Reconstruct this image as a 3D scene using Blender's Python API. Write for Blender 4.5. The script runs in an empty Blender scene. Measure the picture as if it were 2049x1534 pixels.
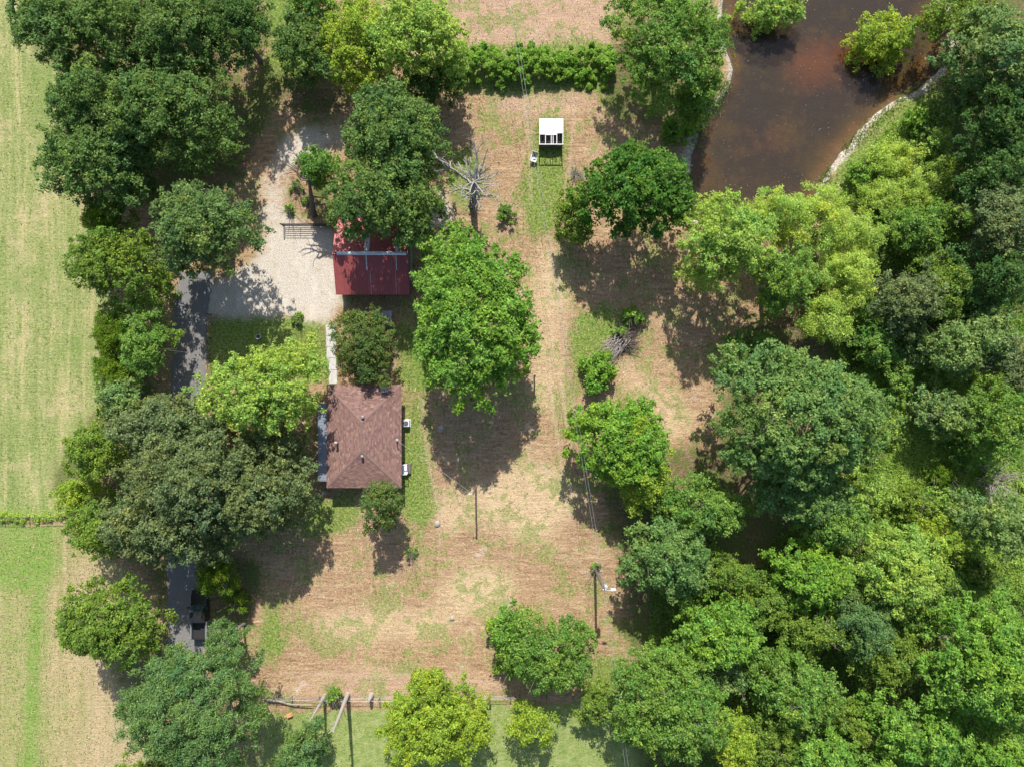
import bpy, math, random
import numpy as np
from mathutils import Vector

# ------------------------------------------------------------------ camera, world, sun, exposure
S = bpy.context.scene
H = 80.0                 # drone height above the ground, metres
PPM = 17.075             # photograph pixels per metre on the ground
COL = S.collection
cam_d = bpy.data.cameras.new('camera'); cam = bpy.data.objects.new('camera', cam_d); COL.objects.link(cam)
cam.location = (0, 0, H); cam.rotation_euler = (0, 0, 0)
cam_d.sensor_width = 36.0; cam_d.lens = 24.0; cam_d.clip_start = 0.5; cam_d.clip_end = 3000
S.camera = cam
SUN_EL = math.radians(42.5); SUN_AZ = math.radians(-1.0)      # sun stands towards +Y (top of the picture)
W_ = bpy.data.worlds.new('World'); S.world = W_; W_.use_nodes = True
wn = W_.node_tree; bg = wn.nodes['Background']
sky = wn.nodes.new('ShaderNodeTexSky'); sky.sky_type = 'NISHITA'; sky.sun_disc = False
sky.sun_elevation = SUN_EL; sky.sun_rotation = SUN_AZ; sky.dust_density = 1.5
wn.links.new(sky.outputs[0], bg.inputs[0]); bg.inputs[1].default_value = 0.115
sd = bpy.data.lights.new('sun', 'SUN'); sun = bpy.data.objects.new('sun', sd); COL.objects.link(sun)
sd.energy = 4.8; sd.angle = math.radians(0.53); sd.color = (1.0, 0.95, 0.87)
dirv = Vector((math.sin(SUN_AZ)*math.cos(SUN_EL), math.cos(SUN_AZ)*math.cos(SUN_EL), math.sin(SUN_EL)))
sun.rotation_euler = dirv.to_track_quat('Z', 'Y').to_euler(); sun.location = (0, 60, 60)
vs = S.view_settings; vs.view_transform = 'Standard'; vs.look = 'None'; vs.exposure = 0.80; vs.gamma = 1.0
vs.use_curve_mapping = False
S.cycles.max_bounces = 4; S.cycles.diffuse_bounces = 3; S.cycles.transparent_max_bounces = 8
RNG = np.random.default_rng(7)

def W(px, py, z=0.0):
    """photo pixel and height above ground -> place in the world"""
    f = (H - z)/H/PPM
    return ((px - 1024.5)*f, (767.0 - py)*f, z)
def WV(px, py, z=0.0): return np.array(W(px, py, z))

# ------------------------------------------------------------------ mesh helpers
def tag(o, label=None, cat=None, group=None, kind=None):
    if label: o['label'] = label
    if cat: o['category'] = cat
    if group: o['group'] = group
    if kind: o['kind'] = kind
    return o
def empty(name, loc, label=None, cat=None, group=None, rz=0.0):
    o = bpy.data.objects.new(name, None); COL.objects.link(o); o.location = loc; o.rotation_euler = (0, 0, rz)
    o.empty_display_size = 0.3
    return tag(o, label, cat, group)
def link(name, me, mat, parent=None):
    if mat is not None and not me.materials: me.materials.append(mat)
    o = bpy.data.objects.new(name, me); COL.objects.link(o)
    if parent is not None: o.parent = parent
    return o
def fast_mesh(name, co, nper, cols=None, colname='col'):
    """co (N*nper,3) polygons of nper corners each, cols (N,3) one colour for each face"""
    n = len(co)//nper
    me = bpy.data.meshes.new(name)
    me.vertices.add(n*nper); me.vertices.foreach_set('co', np.ascontiguousarray(co, np.float32).ravel())
    me.loops.add(n*nper); me.loops.foreach_set('vertex_index', np.arange(n*nper, dtype=np.int32))
    me.polygons.add(n); me.polygons.foreach_set('loop_start', np.arange(0, n*nper, nper, dtype=np.int32))
    if cols is not None:
        a = me.attributes.new(colname, 'FLOAT_COLOR', 'FACE')
        c4 = np.ones((n, 4), np.float32); c4[:, :3] = np.clip(cols, 0, 1); a.data.foreach_set('color', c4.ravel())
    me.update(calc_edges=True)
    return me
class MB:
    def __init__(s): s.v = []; s.f = []
    def box(s, c, d, rz=0.0):
        cx, cy, cz = c; hx, hy, hz = d[0]/2, d[1]/2, d[2]/2
        b = len(s.v); cr, sr = math.cos(rz), math.sin(rz)
        for z in (-hz, hz):
            for x, y in ((-hx, -hy), (hx, -hy), (hx, hy), (-hx, hy)):
                s.v.append((cx + x*cr - y*sr, cy + x*sr + y*cr, cz + z))
        for q in ((3, 2, 1, 0), (4, 5, 6, 7), (0, 1, 5, 4), (1, 2, 6, 5), (2, 3, 7, 6), (3, 0, 4, 7)):
            s.f.append(tuple(b + i for i in q))
        return s
    def hull8(s, p):       # 4 bottom corners then 4 top corners, anticlockwise
        b = len(s.v); s.v += [tuple(q) for q in p]
        for q in ((3, 2, 1, 0), (4, 5, 6, 7), (0, 1, 5, 4), (1, 2, 6, 5), (2, 3, 7, 6), (3, 0, 4, 7)):
            s.f.append(tuple(b + i for i in q))
        return s
    def tube(s, pts, rad, n=6, cap=True):
        pts = [np.array(p, float) for p in pts]
        if not hasattr(rad, '__len__'): rad = [rad]*len(pts)
        b0 = len(s.v)
        for i, p in enumerate(pts):
            t = pts[min(i+1, len(pts)-1)] - pts[max(i-1, 0)]
            t = t/(np.linalg.norm(t) + 1e-9)
            u = np.cross(t, (0.13, 0.21, 1.0) if abs(t[2]) < .9 else (1.0, .1, 0)); u /= np.linalg.norm(u)
            w = np.cross(t, u)
            for k in range(n):
                a = 2*math.pi*k/n
                s.v.append(tuple(p + rad[i]*(math.cos(a)*u + math.sin(a)*w)))
        for i in range(len(pts)-1):
            for k in range(n):
                a = b0 + i*n + k; c = b0 + i*n + (k+1) % n
                s.f.append((a, c, c+n, a+n))
        if cap:
            s.f.append(tuple(b0 + k for k in range(n))[::-1])
            s.f.append(tuple(b0 + (len(pts)-1)*n + k for k in range(n)))
        return s
    def quad(s, *p):
        b = len(s.v); s.v += [tuple(q) for q in p]; s.f.append(tuple(range(b, b+len(p)))); return s
    def mesh(s, name, org=(0, 0, 0), smooth=False):
        me = bpy.data.meshes.new(name)
        me.from_pydata([(x-org[0], y-org[1], z-org[2]) for x, y, z in s.v], [], s.f); me.update()
        if smooth: me.polygons.foreach_set('use_smooth', [True]*len(me.polygons))
        return me
    def build(s, name, mat, parent=None, org=None, smooth=False):
        if org is None: org = tuple(parent.location) if parent is not None and parent.parent is None else (0, 0, 0)
        return link(name, s.mesh(name, org, smooth), mat, parent)
def sub(name, mb, mat, part, org, smooth=False):
    return link(name, mb.mesh(name, org, smooth), mat, part)

# ------------------------------------------------------------------ materials
def nodes(name):
    m = bpy.data.materials.new(name); m.use_nodes = True
    nt = m.node_tree; return m, nt, nt.nodes['Principled BSDF'], nt.nodes, nt.links
def simple(name, col, rough=.7, metal=0.0, var=.18, scale=6.0, bump=.15, spec=.3, objvar=0.0):
    m, nt, p, N, L = nodes(name)
    tc = N.new('ShaderNodeTexCoord'); nz = N.new('ShaderNodeTexNoise'); nz.inputs['Scale'].default_value = scale
    nz.inputs['Detail'].default_value = 6; nz.inputs['Roughness'].default_value = .65
    L.new(tc.outputs['Object'], nz.inputs['Vector'])
    mr = N.new('ShaderNodeMapRange'); mr.inputs[3].default_value = 1-var*1.6; mr.inputs[4].default_value = 1+var*1.6
    L.new(nz.outputs[0], mr.inputs[0])
    hs = N.new('ShaderNodeHueSaturation'); hs.inputs['Color'].default_value = (col[0]*.8, col[1]*.8, col[2]*.8, 1)
    if objvar:
        oi = N.new('ShaderNodeObjectInfo'); m2 = N.new('ShaderNodeMapRange')
        m2.inputs[3].default_value = 1-objvar; m2.inputs[4].default_value = 1+objvar
        mu = N.new('ShaderNodeMath'); mu.operation = 'MULTIPLY'
        L.new(oi.outputs['Random'], m2.inputs[0]); L.new(m2.outputs[0], mu.inputs[0]); L.new(mr.outputs[0], mu.inputs[1])
        L.new(mu.outputs[0], hs.inputs['Value'])
    else: L.new(mr.outputs[0], hs.inputs['Value'])
    L.new(hs.outputs[0], p.inputs['Base Color'])
    p.inputs['Roughness'].default_value = rough; p.inputs['Metallic'].default_value = metal
    p.inputs['Specular IOR Level'].default_value = spec
    if bump:
        bp = N.new('ShaderNodeBump'); bp.inputs['Strength'].default_value = bump; bp.inputs['Distance'].default_value = .03
        L.new(nz.outputs[0], bp.inputs['Height']); L.new(bp.outputs[0], p.inputs['Normal'])
    return m
def leaf_material(name, trans=.46, rough=.6, spec=.06):
    m, nt, p, N, L = nodes(name)
    at = N.new('ShaderNodeAttribute'); at.attribute_name = 'col'
    L.new(at.outputs['Color'], p.inputs['Base Color'])
    p.inputs['Roughness'].default_value = rough; p.inputs['Specular IOR Level'].default_value = spec
    tr = N.new('ShaderNodeBsdfTranslucent')
    hs = N.new('ShaderNodeHueSaturation'); hs.inputs['Hue'].default_value = .495; hs.inputs['Value'].default_value = 1.2
    L.new(at.outputs['Color'], hs.inputs['Color']); L.new(hs.outputs[0], tr.inputs['Color'])
    mx = N.new('ShaderNodeMixShader'); mx.inputs[0].default_value = trans
    L.new(p.outputs[0], mx.inputs[1]); L.new(tr.outputs[0], mx.inputs[2])
    L.new(mx.outputs[0], N['Material Output'].inputs['Surface'])
    return m
M = {}
M['leaf'] = leaf_material('leaf')
M['blade'] = leaf_material('grass_blade', .2, .7, .1)
M['bark'] = simple('bark', (.20, .175, .15), .9, var=.3, scale=5, bump=.6)
M['deadwood'] = simple('weathered_deadwood', (.36, .33, .30), .85, var=.25, scale=5, bump=.5)
M['darkdead'] = simple('dead_bark', (.16, .13, .11), .9, var=.3, scale=4, bump=.6)
M['greytwig'] = simple('grey_twig', (.40, .36, .32), .9, var=.25)
M['shingle'] = leaf_material('shingle', 0.0, .85, .15)
M['trim'] = simple('painted_trim', (.42, .36, .33), .6, var=.1)
M['siding'] = simple('house_siding', (.55, .5, .44), .7, var=.08)
M['glass'] = simple('window_glass', (.03, .04, .05), .08, var=.02, bump=0, spec=.6)
M['bluemetal'] = simple('grey_blue_metal_roof', (.27, .30, .37), .45, metal=.25, var=.15, scale=2, bump=.05)
M['galv'] = simple('galvanised_metal', (.62, .64, .66), .38, metal=.45, var=.12, scale=3, bump=.05)
M['white'] = simple('white_paint', (.82, .82, .82), .55, var=.04, scale=2, bump=.05)
M['redroof'] = simple('red_painted_metal', (.36, .092, .086), .48, metal=.1, var=.22, scale=1.6, bump=.06, objvar=.10)
M['sealant'] = simple('silver_sealant', (.48, .48, .48), .5, var=.5, scale=3.5, bump=.1)
M['oldwood'] = simple('old_grey_wood', (.15, .135, .12), .9, var=.3, scale=4, bump=.4)
M['greengrey'] = simple('grey_green_metal', (.16, .20, .19), .5, metal=.2, var=.15, scale=2)
M['greenroof'] = simple('green_painted_metal', (.09, .15, .022), .55, var=.25, scale=1.2, bump=.1)
M['concrete'] = simple('pale_concrete', (.50, .49, .47), .85, var=.25, scale=2.2, bump=.2)
M['blackpaint'] = simple('black_car_paint', (.022, .022, .027), .2, var=.05, bump=0, spec=.9)
M['carglass'] = simple('car_glass', (.03, .05, .075), .04, metal=.25, var=.02, bump=0, spec=1.0)
M['rubber'] = simple('rubber', (.012, .012, .012), .9, var=.1)
M['darkmetal'] = simple('dark_steel', (.06, .06, .062), .5, metal=.5, var=.15)
M['greymetal'] = simple('grey_steel', (.30, .31, .32), .45, metal=.4, var=.15)
M['rust'] = simple('rusty_steel', (.12, .075, .05), .8, var=.3)
M['polewood'] = simple('pole_wood', (.15, .12, .10), .9, var=.2, scale=3)
M['blue'] = simple('blue_plastic', (.04, .10, .42), .5, var=.1)
M['orange'] = simple('fresh_cut_wood', (.58, .27, .13), .8, var=.15)
M['wire'] = simple('aluminium_wire', (.40, .40, .40), .5, metal=.3, var=.05, bump=0)
M['red'] = simple('red_lens', (.35, .02, .02), .3, var=.05, bump=0)

# ------------------------------------------------------------------ the ground
def inpoly(px, py, poly):
    r = np.zeros(px.shape, bool); n = len(poly)
    for i in range(n):
        x0, y0 = poly[i]; x1, y1 = poly[(i+1) % n]
        if y0 == y1: continue
        c = ((y0 > py) != (y1 > py)) & (px < (x1-x0)*(py-y0)/(y1-y0) + x0)
        r ^= c
    return r
def blur(a, n):
    k = 2*n+1
    for ax in (0, 1):
        p = np.pad(a, [(n+1, n) if i == ax else (0, 0) for i in (0, 1)], mode='edge')
        c = np.cumsum(p, axis=ax)
        a = (np.take(c, range(k, c.shape[ax]), axis=ax) - np.take(c, range(0, c.shape[ax]-k), axis=ax))/k
    return a
def vnoise(x, y, s, seed):
    """smooth value noise on arrays, s = cell size"""
    r = np.random.default_rng(seed); T = r.random((256, 256))
    u = x/s + 1000; v = y/s + 1000
    i = np.floor(u).astype(int); j = np.floor(v).astype(int); fu = u-i; fv = v-j
    fu = fu*fu*(3-2*fu); fv = fv*fv*(3-2*fv)
    g = lambda a, b: T[a % 256, b % 256]
    return (g(i, j)*(1-fu)+g(i+1, j)*fu)*(1-fv) + (g(i, j+1)*(1-fu)+g(i+1, j+1)*fu)*fv
def sstep(a, b, x):
    t = np.clip((x-a)/(b-a), 0, 1); return t*t*(3-2*t)
STEP = 0.31
fx = np.arange(-64, 64.01, STEP); fy = np.arange(-49, 49.01, STEP)
out = np.array([1.5, 4, 9, 20, 45, 110, 300])
GX = np.concatenate([fx[0]-out[::-1], fx, fx[-1]+out]); GY = np.concatenate([fy[0]-out[::-1], fy, fy[-1]+out])
gx, gy = np.meshgrid(GX, GY, indexing='ij')
PX = gx*PPM + 1024.5; PY = 767.0 - gy*PPM
def mask(polys, b=1):
    m = np.zeros(gx.shape)
    for p in polys: m = np.maximum(m, inpoly(PX, PY, p).astype(float))
    return blur(blur(m, b), b)
def ell(cx, cy, rx, ry): return [(cx+rx*math.cos(a*.524), cy+ry*math.sin(a*.524)) for a in range(12)]
POND = [(1452, -700), (1448, -60), (1446, 30), (1455, 90), (1466, 120), (1470, 160), (1450, 190), (1422, 228), (1400, 285), (1388, 330),
        (1380, 400), (1400, 440), (1500, 460), (1600, 440), (1632, 400), (1645, 360), (1690, 296), (1740, 240), (1790, 196), (1850, 166),
        (1885, 140), (1905, 90), (1895, 30), (1870, -20), (1850, -60), (1850, -700)]
mp = mask([POND], 4)
mp = np.clip(mp + (vnoise(gx, gy, 3.4, 71)-.5)*.30*(mp > .02) + (vnoise(gx, gy, .9, 72)-.5)*.12*(mp > .02), 0, 1)
mp2 = mask([POND], 9)
clay = mask([[(1560, 85), (1660, 70), (1740, 60), (1760, 110), (1700, 160), (1620, 180), (1585, 150)], ell(1470, 120, 16, 30), ell(1410, 330, 14, 60)], 5)
clay = np.maximum(clay, .36*mask([ell(1530, 285, 80, 62)], 6))
field = mask([[(-4000, -4000), (40, -4000), (90, -60), (115, 130), (140, 330), (185, 470), (238, 620), (245, 800), (210, 900), (165, 1000), (150, 1042), (-4000, 1042)]], 4)
field2 = mask([[(-4000, 1046), (130, 1046), (215, 1120), (300, 1180), (300, 1400), (270, 4000), (-4000, 4000)]], 3)
gravel = mask([[(365, 640), (360, 585), (440, 560), (520, 520), (535, 490), (526, 440), (524, 360), (540, 310), (575, 275), (620, 258), (720, 262),
                (720, 300), (640, 300), (590, 320), (566, 360), (562, 420), (575, 448), (672, 452), (680, 600), (690, 640), (640, 642), (560, 630), (430, 632)],
               ell(880, 425, 38, 40), ell(868, 390, 20, 20)], 5)
green = mask([[(418, 636), (560, 632), (650, 650), (655, 760), (420, 760)], [(806, 800), (845, 800), (850, 900), (868, 1010), (850, 1080), (806, 1020)],
              [(790, 650), (900, 670), (900, 770), (806, 780)], ell(1103, 280, 34, 58), ell(1085, 370, 45, 50), ell(1080, 430, 28, 60), ell(930, 360, 30, 70),
              ell(1175, 690, 36, 60), ell(1220, 640, 60, 22), [(620, 1000), (730, 1000), (720, 1050), (610, 1075)], [(545, -60), (600, -60), (590, 200), (545, 170)],
              [(900, 90), (1230, 90), (1230, 180), (900, 180)], ell(1215, 1370, 60, 60), [(530, 1190), (560, 1190), (560, 1330), (520, 1330)],
              [(1640, 400), (1700, 310), (1760, 240), (1850, 175), (1930, 200), (1930, 430), (1640, 440)], ell(400, 240, 80, 40)], 4)
lawn = mask([[(530, 1432), (700, 1420), (1000, 1412), (1280, 1400), (1300, 1700), (500, 1700)]], 3)
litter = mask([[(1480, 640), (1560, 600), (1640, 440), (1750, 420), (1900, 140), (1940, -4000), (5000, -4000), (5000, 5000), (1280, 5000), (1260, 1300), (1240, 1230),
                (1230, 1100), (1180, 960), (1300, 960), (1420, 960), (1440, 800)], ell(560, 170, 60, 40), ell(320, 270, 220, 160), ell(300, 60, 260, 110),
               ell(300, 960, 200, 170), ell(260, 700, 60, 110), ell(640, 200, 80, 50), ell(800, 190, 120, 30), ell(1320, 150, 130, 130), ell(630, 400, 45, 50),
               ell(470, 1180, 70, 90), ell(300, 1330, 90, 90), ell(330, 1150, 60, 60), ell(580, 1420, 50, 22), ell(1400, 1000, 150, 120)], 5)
redstraw = mask([[(150, 1110), (230, 1140), (300, 1250), (290, 1600), (140, 1600), (180, 1400), (120, 1200)], [(900, -60), (1230, -60), (1230, 110), (900, 110)], ell(1080, 200, 130, 40), ell(800, 1370, 250, 35), ell(1010, 430, 30, 60)], 5)
pale = mask([ell(1100, 590, 45, 120), ell(1090, 760, 40, 90), ell(1060, 1000, 110, 90), ell(760, 1250, 170, 40), ell(960, 1180, 90, 60), ell(1340, 830, 70, 60), ell(1260, 750, 60, 30), ell(900, 1020, 50, 60)], 6)
def lane(pts, w):
    m = np.zeros(gx.shape)
    for (ax, ay), (bx, by) in zip(pts[:-1], pts[1:]):
        dx, dy = bx-ax, by-ay; t = np.clip(((PX-ax)*dx + (PY-ay)*dy)/(dx*dx+dy*dy), 0, 1)
        m = np.maximum(m, np.exp(-(np.hypot(PX-ax-t*dx, PY-ay-t*dy)/w)**2))
    return m
tracks = np.zeros(gx.shape)
for pts in ([(845, 800), (848, 860), (858, 930), (876, 1010), (880, 1090)], [(1078, 470), (1090, 560), (1108, 660), (1100, 780), (1120, 900), (1140, 1050)], [(1102, 480), (1114, 560), (1132, 660), (1124, 780), (1144, 900)],
            [(1050, 210), (1060, 300), (1062, 400)], [(1150, 200), (1140, 330), (1120, 450)], [(560, 1345), (700, 1352), (900, 1350), (1000, 1370)], [(1250, 720), (1290, 780), (1350, 830)]):
    tracks = np.maximum(tracks, lane(pts, 6))
tram = mask([[(30, 1070), (120, 1060), (130, 1110), (95, 1180), (85, 1300), (80, 1534), (78, 1700), (50, 1700), (52, 1534), (60, 1300), (60, 1200), (20, 1130)],
             ell(180, 1160, 25, 12), ell(40, 1130, 90, 70), [(-60, 1015), (140, 1015), (140, 1060), (-60, 1060)]], 4)
sp_l = [(85, 1120), (72, 1220), (66, 1320), (62, 1440), (60, 1650)]
tram = np.maximum(tram, np.maximum(.95*lane(sp_l, 26), .55*lane([(40, 1060), (30, 1250), (50, 1450), (50, 1650)], 110)))
mud = np.clip(1.25 - np.abs(mp-.36)/.15, 0, 1)*(mp > .05)
zg = -1.25*sstep(.16, 1.0, mp) + .05*(vnoise(gx, gy, 3.0, 1)-.5)*(mp < .1) + .04*(vnoise(gx, gy, .9, 2)-.5)*(1-gravel)
zg += 2.5*sstep(120, 400, np.hypot(gx, gy))*vnoise(gx, gy, 90, 5)
nx, ny = gx.shape
idx = np.arange(nx*ny).reshape(nx, ny)
quads = np.stack([idx[:-1, :-1], idx[1:, :-1], idx[1:, 1:], idx[:-1, 1:]], -1).reshape(-1, 4)
gm = bpy.data.meshes.new('ground')
gm.vertices.add(nx*ny); gm.vertices.foreach_set('co', np.stack([gx, gy, zg], -1).astype(np.float32).ravel())
gm.loops.add(quads.size); gm.loops.foreach_set('vertex_index', quads.astype(np.int32).ravel())
gm.polygons.add(len(quads)); gm.polygons.foreach_set('loop_start', np.arange(0, quads.size, 4, dtype=np.int32))
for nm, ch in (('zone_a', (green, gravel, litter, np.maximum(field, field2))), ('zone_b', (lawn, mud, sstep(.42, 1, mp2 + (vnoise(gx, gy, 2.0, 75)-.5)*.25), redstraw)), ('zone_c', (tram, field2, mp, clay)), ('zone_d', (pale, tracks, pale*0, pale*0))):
    a = gm.attributes.new(nm, 'FLOAT_COLOR', 'POINT'); a.data.foreach_set('color', np.stack(ch, -1).astype(np.float32).ravel())
gm.update(calc_edges=True)
gm.polygons.foreach_set('use_smooth', np.ones(len(gm.polygons), bool))

def ground_material():
    m, nt, p, N, L = nodes('ground_cover')
    geo = N.new('ShaderNodeNewGeometry')
    def noise(scale, detail=5, rough=.6, stretch=(1, 1, 1), rot=0.0, dist=0.0):
        mpn = N.new('ShaderNodeMapping'); mpn.inputs['Scale'].default_value = stretch; mpn.inputs['Rotation'].default_value = (0, 0, rot)
        L.new(geo.outputs['Position'], mpn.inputs['Vector'])
        z = N.new('ShaderNodeTexNoise'); z.inputs['Scale'].default_value = scale; z.inputs['Detail'].default_value = detail
        z.inputs['Roughness'].default_value = rough; z.inputs['Distortion'].default_value = dist
        L.new(mpn.outputs[0], z.inputs['Vector']); return z.outputs[0]
    def ramp(fac, *stops):
        r = N.new('ShaderNodeValToRGB'); e = r.color_ramp.elements
        while len(e) < len(stops): e.new(.5)
        for i, (pos, c) in enumerate(stops): e[i].position = pos; e[i].color = (*c, 1)
        L.new(fac, r.inputs[0]); return r.outputs[0]
    def mix(a, b, f, mode='MIX'):
        x = N.new('ShaderNodeMix'); x.data_type = 'RGBA'; x.blend_type = mode
        if isinstance(f, float): x.inputs[0].default_value = f
        else: L.new(f, x.inputs[0])
        for k, v in ((6, a), (7, b)):
            if isinstance(v, tuple): x.inputs[k].default_value = (*v, 1)
            else: L.new(v, x.inputs[k])
        return x.outputs[2]
    def math_(op, a, b):
        x = N.new('ShaderNodeMath'); x.operation = op
        for k, v in ((0, a), (1, b)):
            if isinstance(v, (int, float)): x.inputs[k].default_value = v
            else: L.new(v, x.inputs[k])
        return x.outputs[0]
    def edge(msk, nz, k=.8, lo=.38, hi=.62):
        s = math_('ADD', msk, math_('MULTIPLY', math_('SUBTRACT', nz, .5), k))
        r = N.new('ShaderNodeMapRange'); r.interpolation_type = 'SMOOTHSTEP'
        r.inputs[1].default_value = lo; r.inputs[2].default_value = hi; L.new(s, r.inputs[0]); return r.outputs[0]
    def att(nm):
        a = N.new('ShaderNodeAttribute'); a.attribute_name = nm
        sp = N.new('ShaderNodeSeparateColor'); L.new(a.outputs['Color'], sp.inputs[0])
        return sp.outputs[0], sp.outputs[1], sp.outputs[2], a.outputs['Alpha']
    green, gravel, litter, field = att('zone_a'); lawn, mud, bed, redd = att('zone_b'); pale, track, _b, _c = att('zone_d'); tram, field2, pond, clay = att('zone_c')
    nA = noise(.22, 6, .62); nB = noise(1.1, 6, .68); nC = noise(3.6, 5, .74); nD = noise(7.5, 3, .7); nF = noise(14, 3, .7)
    sx = noise(1.7, 3, .6, (.22, 1.6, 1), .22, .7); sy = noise(1.7, 3, .6, (1.5, .3, 1), .1, 1.0)
    fib = mix(sx, sy, edge(nA, nB, .4))
    K = .775
    nE = math_('ADD', math_('MULTIPLY', nA, .6), math_('MULTIPLY', nB, .4))
    def q(*c): return (c[0]*K*1.03, c[1]*K, c[2]*K*.95)
    # straw
    straw = ramp(fib, (.36, q(.19, .115, .065)), (.46, q(.34, .22, .13)), (.55, q(.43, .295, .185)), (.66, q(.58, .45, .29)))
    s2 = ramp(nC, (.36, q(.17, .105, .065)), (.47, q(.36, .24, .15)), (.56, q(.46, .33, .215)), (.68, q(.62, .51, .36)))
    straw = mix(straw, s2, .45)
    straw = mix(straw, q(.52, .365, .285), math_('MULTIPLY', edge(redd, nE, 1.2, .25, .8), .6))
    straw = mix(straw, q(.70, .575, .37), math_('MULTIPLY', edge(pale, nE, 1.3, .25, .9), .55))
    straw = mix(straw, q(.62, .50, .31), math_('MULTIPLY', edge(noise(.30, 5, .7, (.45, 1.2, 1), .3), nB, .6, .52, .70), .45))
    straw = mix(straw, q(.40, .27, .19), math_('MULTIPLY', edge(noise(.16, 4, .65), nB, .5, .52, .68), .45))
    straw = mix(straw, q(.62, .52, .44), math_('MULTIPLY', edge(noise(.26, 3, .6, (1, 1, 1), 1.0), nB, .25, .64, .72), .6))
    trk = math_('MULTIPLY', edge(track, nE, 1.8, .4, 1.0), .42)
    ggr = ramp(nC, (.36, q(.07, .13, .018)), (.5, q(.16, .26, .05)), (.64, q(.29, .38, .10)))
    col = mix(straw, ggr, math_('MULTIPLY', edge(nB, nA, 1.4, .48, .64), .62))
    col = mix(col, ggr, math_('MULTIPLY', edge(green, math_('ADD', math_('MULTIPLY', nA, .5), math_('MULTIPLY', nB, .5)), 1.5, .12, .62), .88))
    col = mix(col, q(.55, .42, .32), trk)
    # hay field on the left
    fst = noise(.50, 6, .68, (1.7, .13, 1), .04, .8)
    fc = ramp(fst, (.34, q(.15, .225, .06)), (.45, q(.235, .30, .10)), (.54, q(.345, .365, .155)), (.63, q(.56, .48, .27)))
    fc = mix(fc, ramp(nC, (.36, q(.11, .165, .04)), (.5, q(.255, .30, .11)), (.64, q(.50, .47, .25))), .5)
    fc = mix(fc, q(.52, .43, .26), math_('MULTIPLY', edge(nA, nB, .7, .50, .70), .55))
    fc = mix(fc, q(.17, .27, .07), math_('MULTIPLY', edge(noise(.12, 4, .6), nB, .5, .50, .68), .5))
    f2 = ramp(fst, (.36, q(.20, .28, .07)), (.48, q(.34, .34, .15)), (.62, q(.52, .42, .26)))
    f2 = mix(f2, q(.54, .41, .28), math_('MULTIPLY', edge(redd, nE, 1.0, .2, .8), .6))
    f2 = mix(f2, ramp(nC, (.36, q(.24, .24, .09)), (.64, q(.58, .47, .30))), .4)
    fc = mix(fc, mix(f2, straw, .2), math_('MULTIPLY', field2, .9))
    fc = mix(fc, ramp(nC, (.36, q(.10, .22, .03)), (.64, q(.22, .38, .07))), math_('MULTIPLY', edge(tram, nE, 1.5, .15, 1.1), .85))
    nE = math_('ADD', math_('MULTIPLY', nA, .6), math_('MULTIPLY', nB, .4))
    col = mix(col, fc, edge(field, nE, 1.2, .3, .75))
    lw = ramp(nB, (.36, q(.19, .27, .075)), (.5, q(.26, .33, .11)), (.66, q(.34, .38, .17)))
    col = mix(col, lw, edge(lawn, nE, .9))
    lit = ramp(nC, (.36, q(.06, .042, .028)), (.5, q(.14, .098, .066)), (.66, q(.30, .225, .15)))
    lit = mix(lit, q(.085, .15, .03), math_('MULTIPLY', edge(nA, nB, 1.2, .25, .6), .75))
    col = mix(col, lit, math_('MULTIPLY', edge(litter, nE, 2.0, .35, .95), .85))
    gv = ramp(nD, (.34, q(.34, .295, .245)), (.48, q(.49, .45, .40)), (.64, q(.66, .63, .585)))
    gv = mix(gv, q(.42, .325, .235), math_('MULTIPLY', edge(nA, nB, 1.1, .48, .76), .5))
    gv = mix(gv, q(.64, .60, .55), math_('MULTIPLY', edge(noise(.5, 4, .6, (1.3, .5, 1), .5), nB, .5, .52, .68), .55))
    gv = mix(gv, ggr, math_('MULTIPLY', edge(nB, nD, .7, .62, .72), .6))
    gv = mix(gv, q(.16, .12, .085), math_('MULTIPLY', edge(nC, nD, .5, .64, .70), .7))
    col = mix(col, gv, edge(gravel, nE, 1.7, .3, .7))
    md = ramp(nC, (.36, q(.20, .18, .13)), (.5, q(.42, .39, .325)), (.64, q(.66, .63, .55)))
    col = mix(col, md, edge(mud, nE, 1.6, .30, .75))
    bd = ramp(bed, (.0, q(.42, .35, .21)), (.26, q(.36, .235, .095)), (.58, q(.20, .155, .075)), (.92, q(.10, .09, .08)))
    bd = mix(bd, q(.20, .19, .085), math_('MULTIPLY', edge(nA, nB, 1.0, .45, .75), .55))
    bd = mix(bd, q(.40, .17, .085), math_('MULTIPLY', edge(clay, nE, 1.5, .15, 1.0), .8))
    col = mix(col, bd, edge(pond, nC, .2, .40, .56))
    # fine grain
    gr = N.new('ShaderNodeMapRange'); gr.inputs[1].default_value = .3; gr.inputs[2].default_value = .7; gr.inputs[3].default_value = .62; gr.inputs[4].default_value = 1.38; L.new(nF, gr.inputs[0])
    hs = N.new('ShaderNodeHueSaturation'); L.new(gr.outputs[0], hs.inputs['Value']); L.new(col, hs.inputs['Color'])
    L.new(hs.outputs[0], p.inputs['Base Color'])
    p.inputs['Roughness'].default_value = .95; p.inputs['Specular IOR Level'].default_value = .08
    gve = edge(gravel, nE, 1.7, .3, .7)
    ht = math_('ADD', math_('MULTIPLY', fib, .7), math_('ADD', nC, math_('MULTIPLY', nD, .6)))
    bp = N.new('ShaderNodeBump'); bp.inputs['Strength'].default_value = .8; bp.inputs['Distance'].default_value = .16; L.new(math_('SUBTRACT', .8, math_('MULTIPLY', gve, .55)), bp.inputs['Strength'])
    L.new(ht, bp.inputs['Height']); L.new(bp.outputs[0], p.inputs['Normal'])
    return m
M['ground'] = ground_material()
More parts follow.
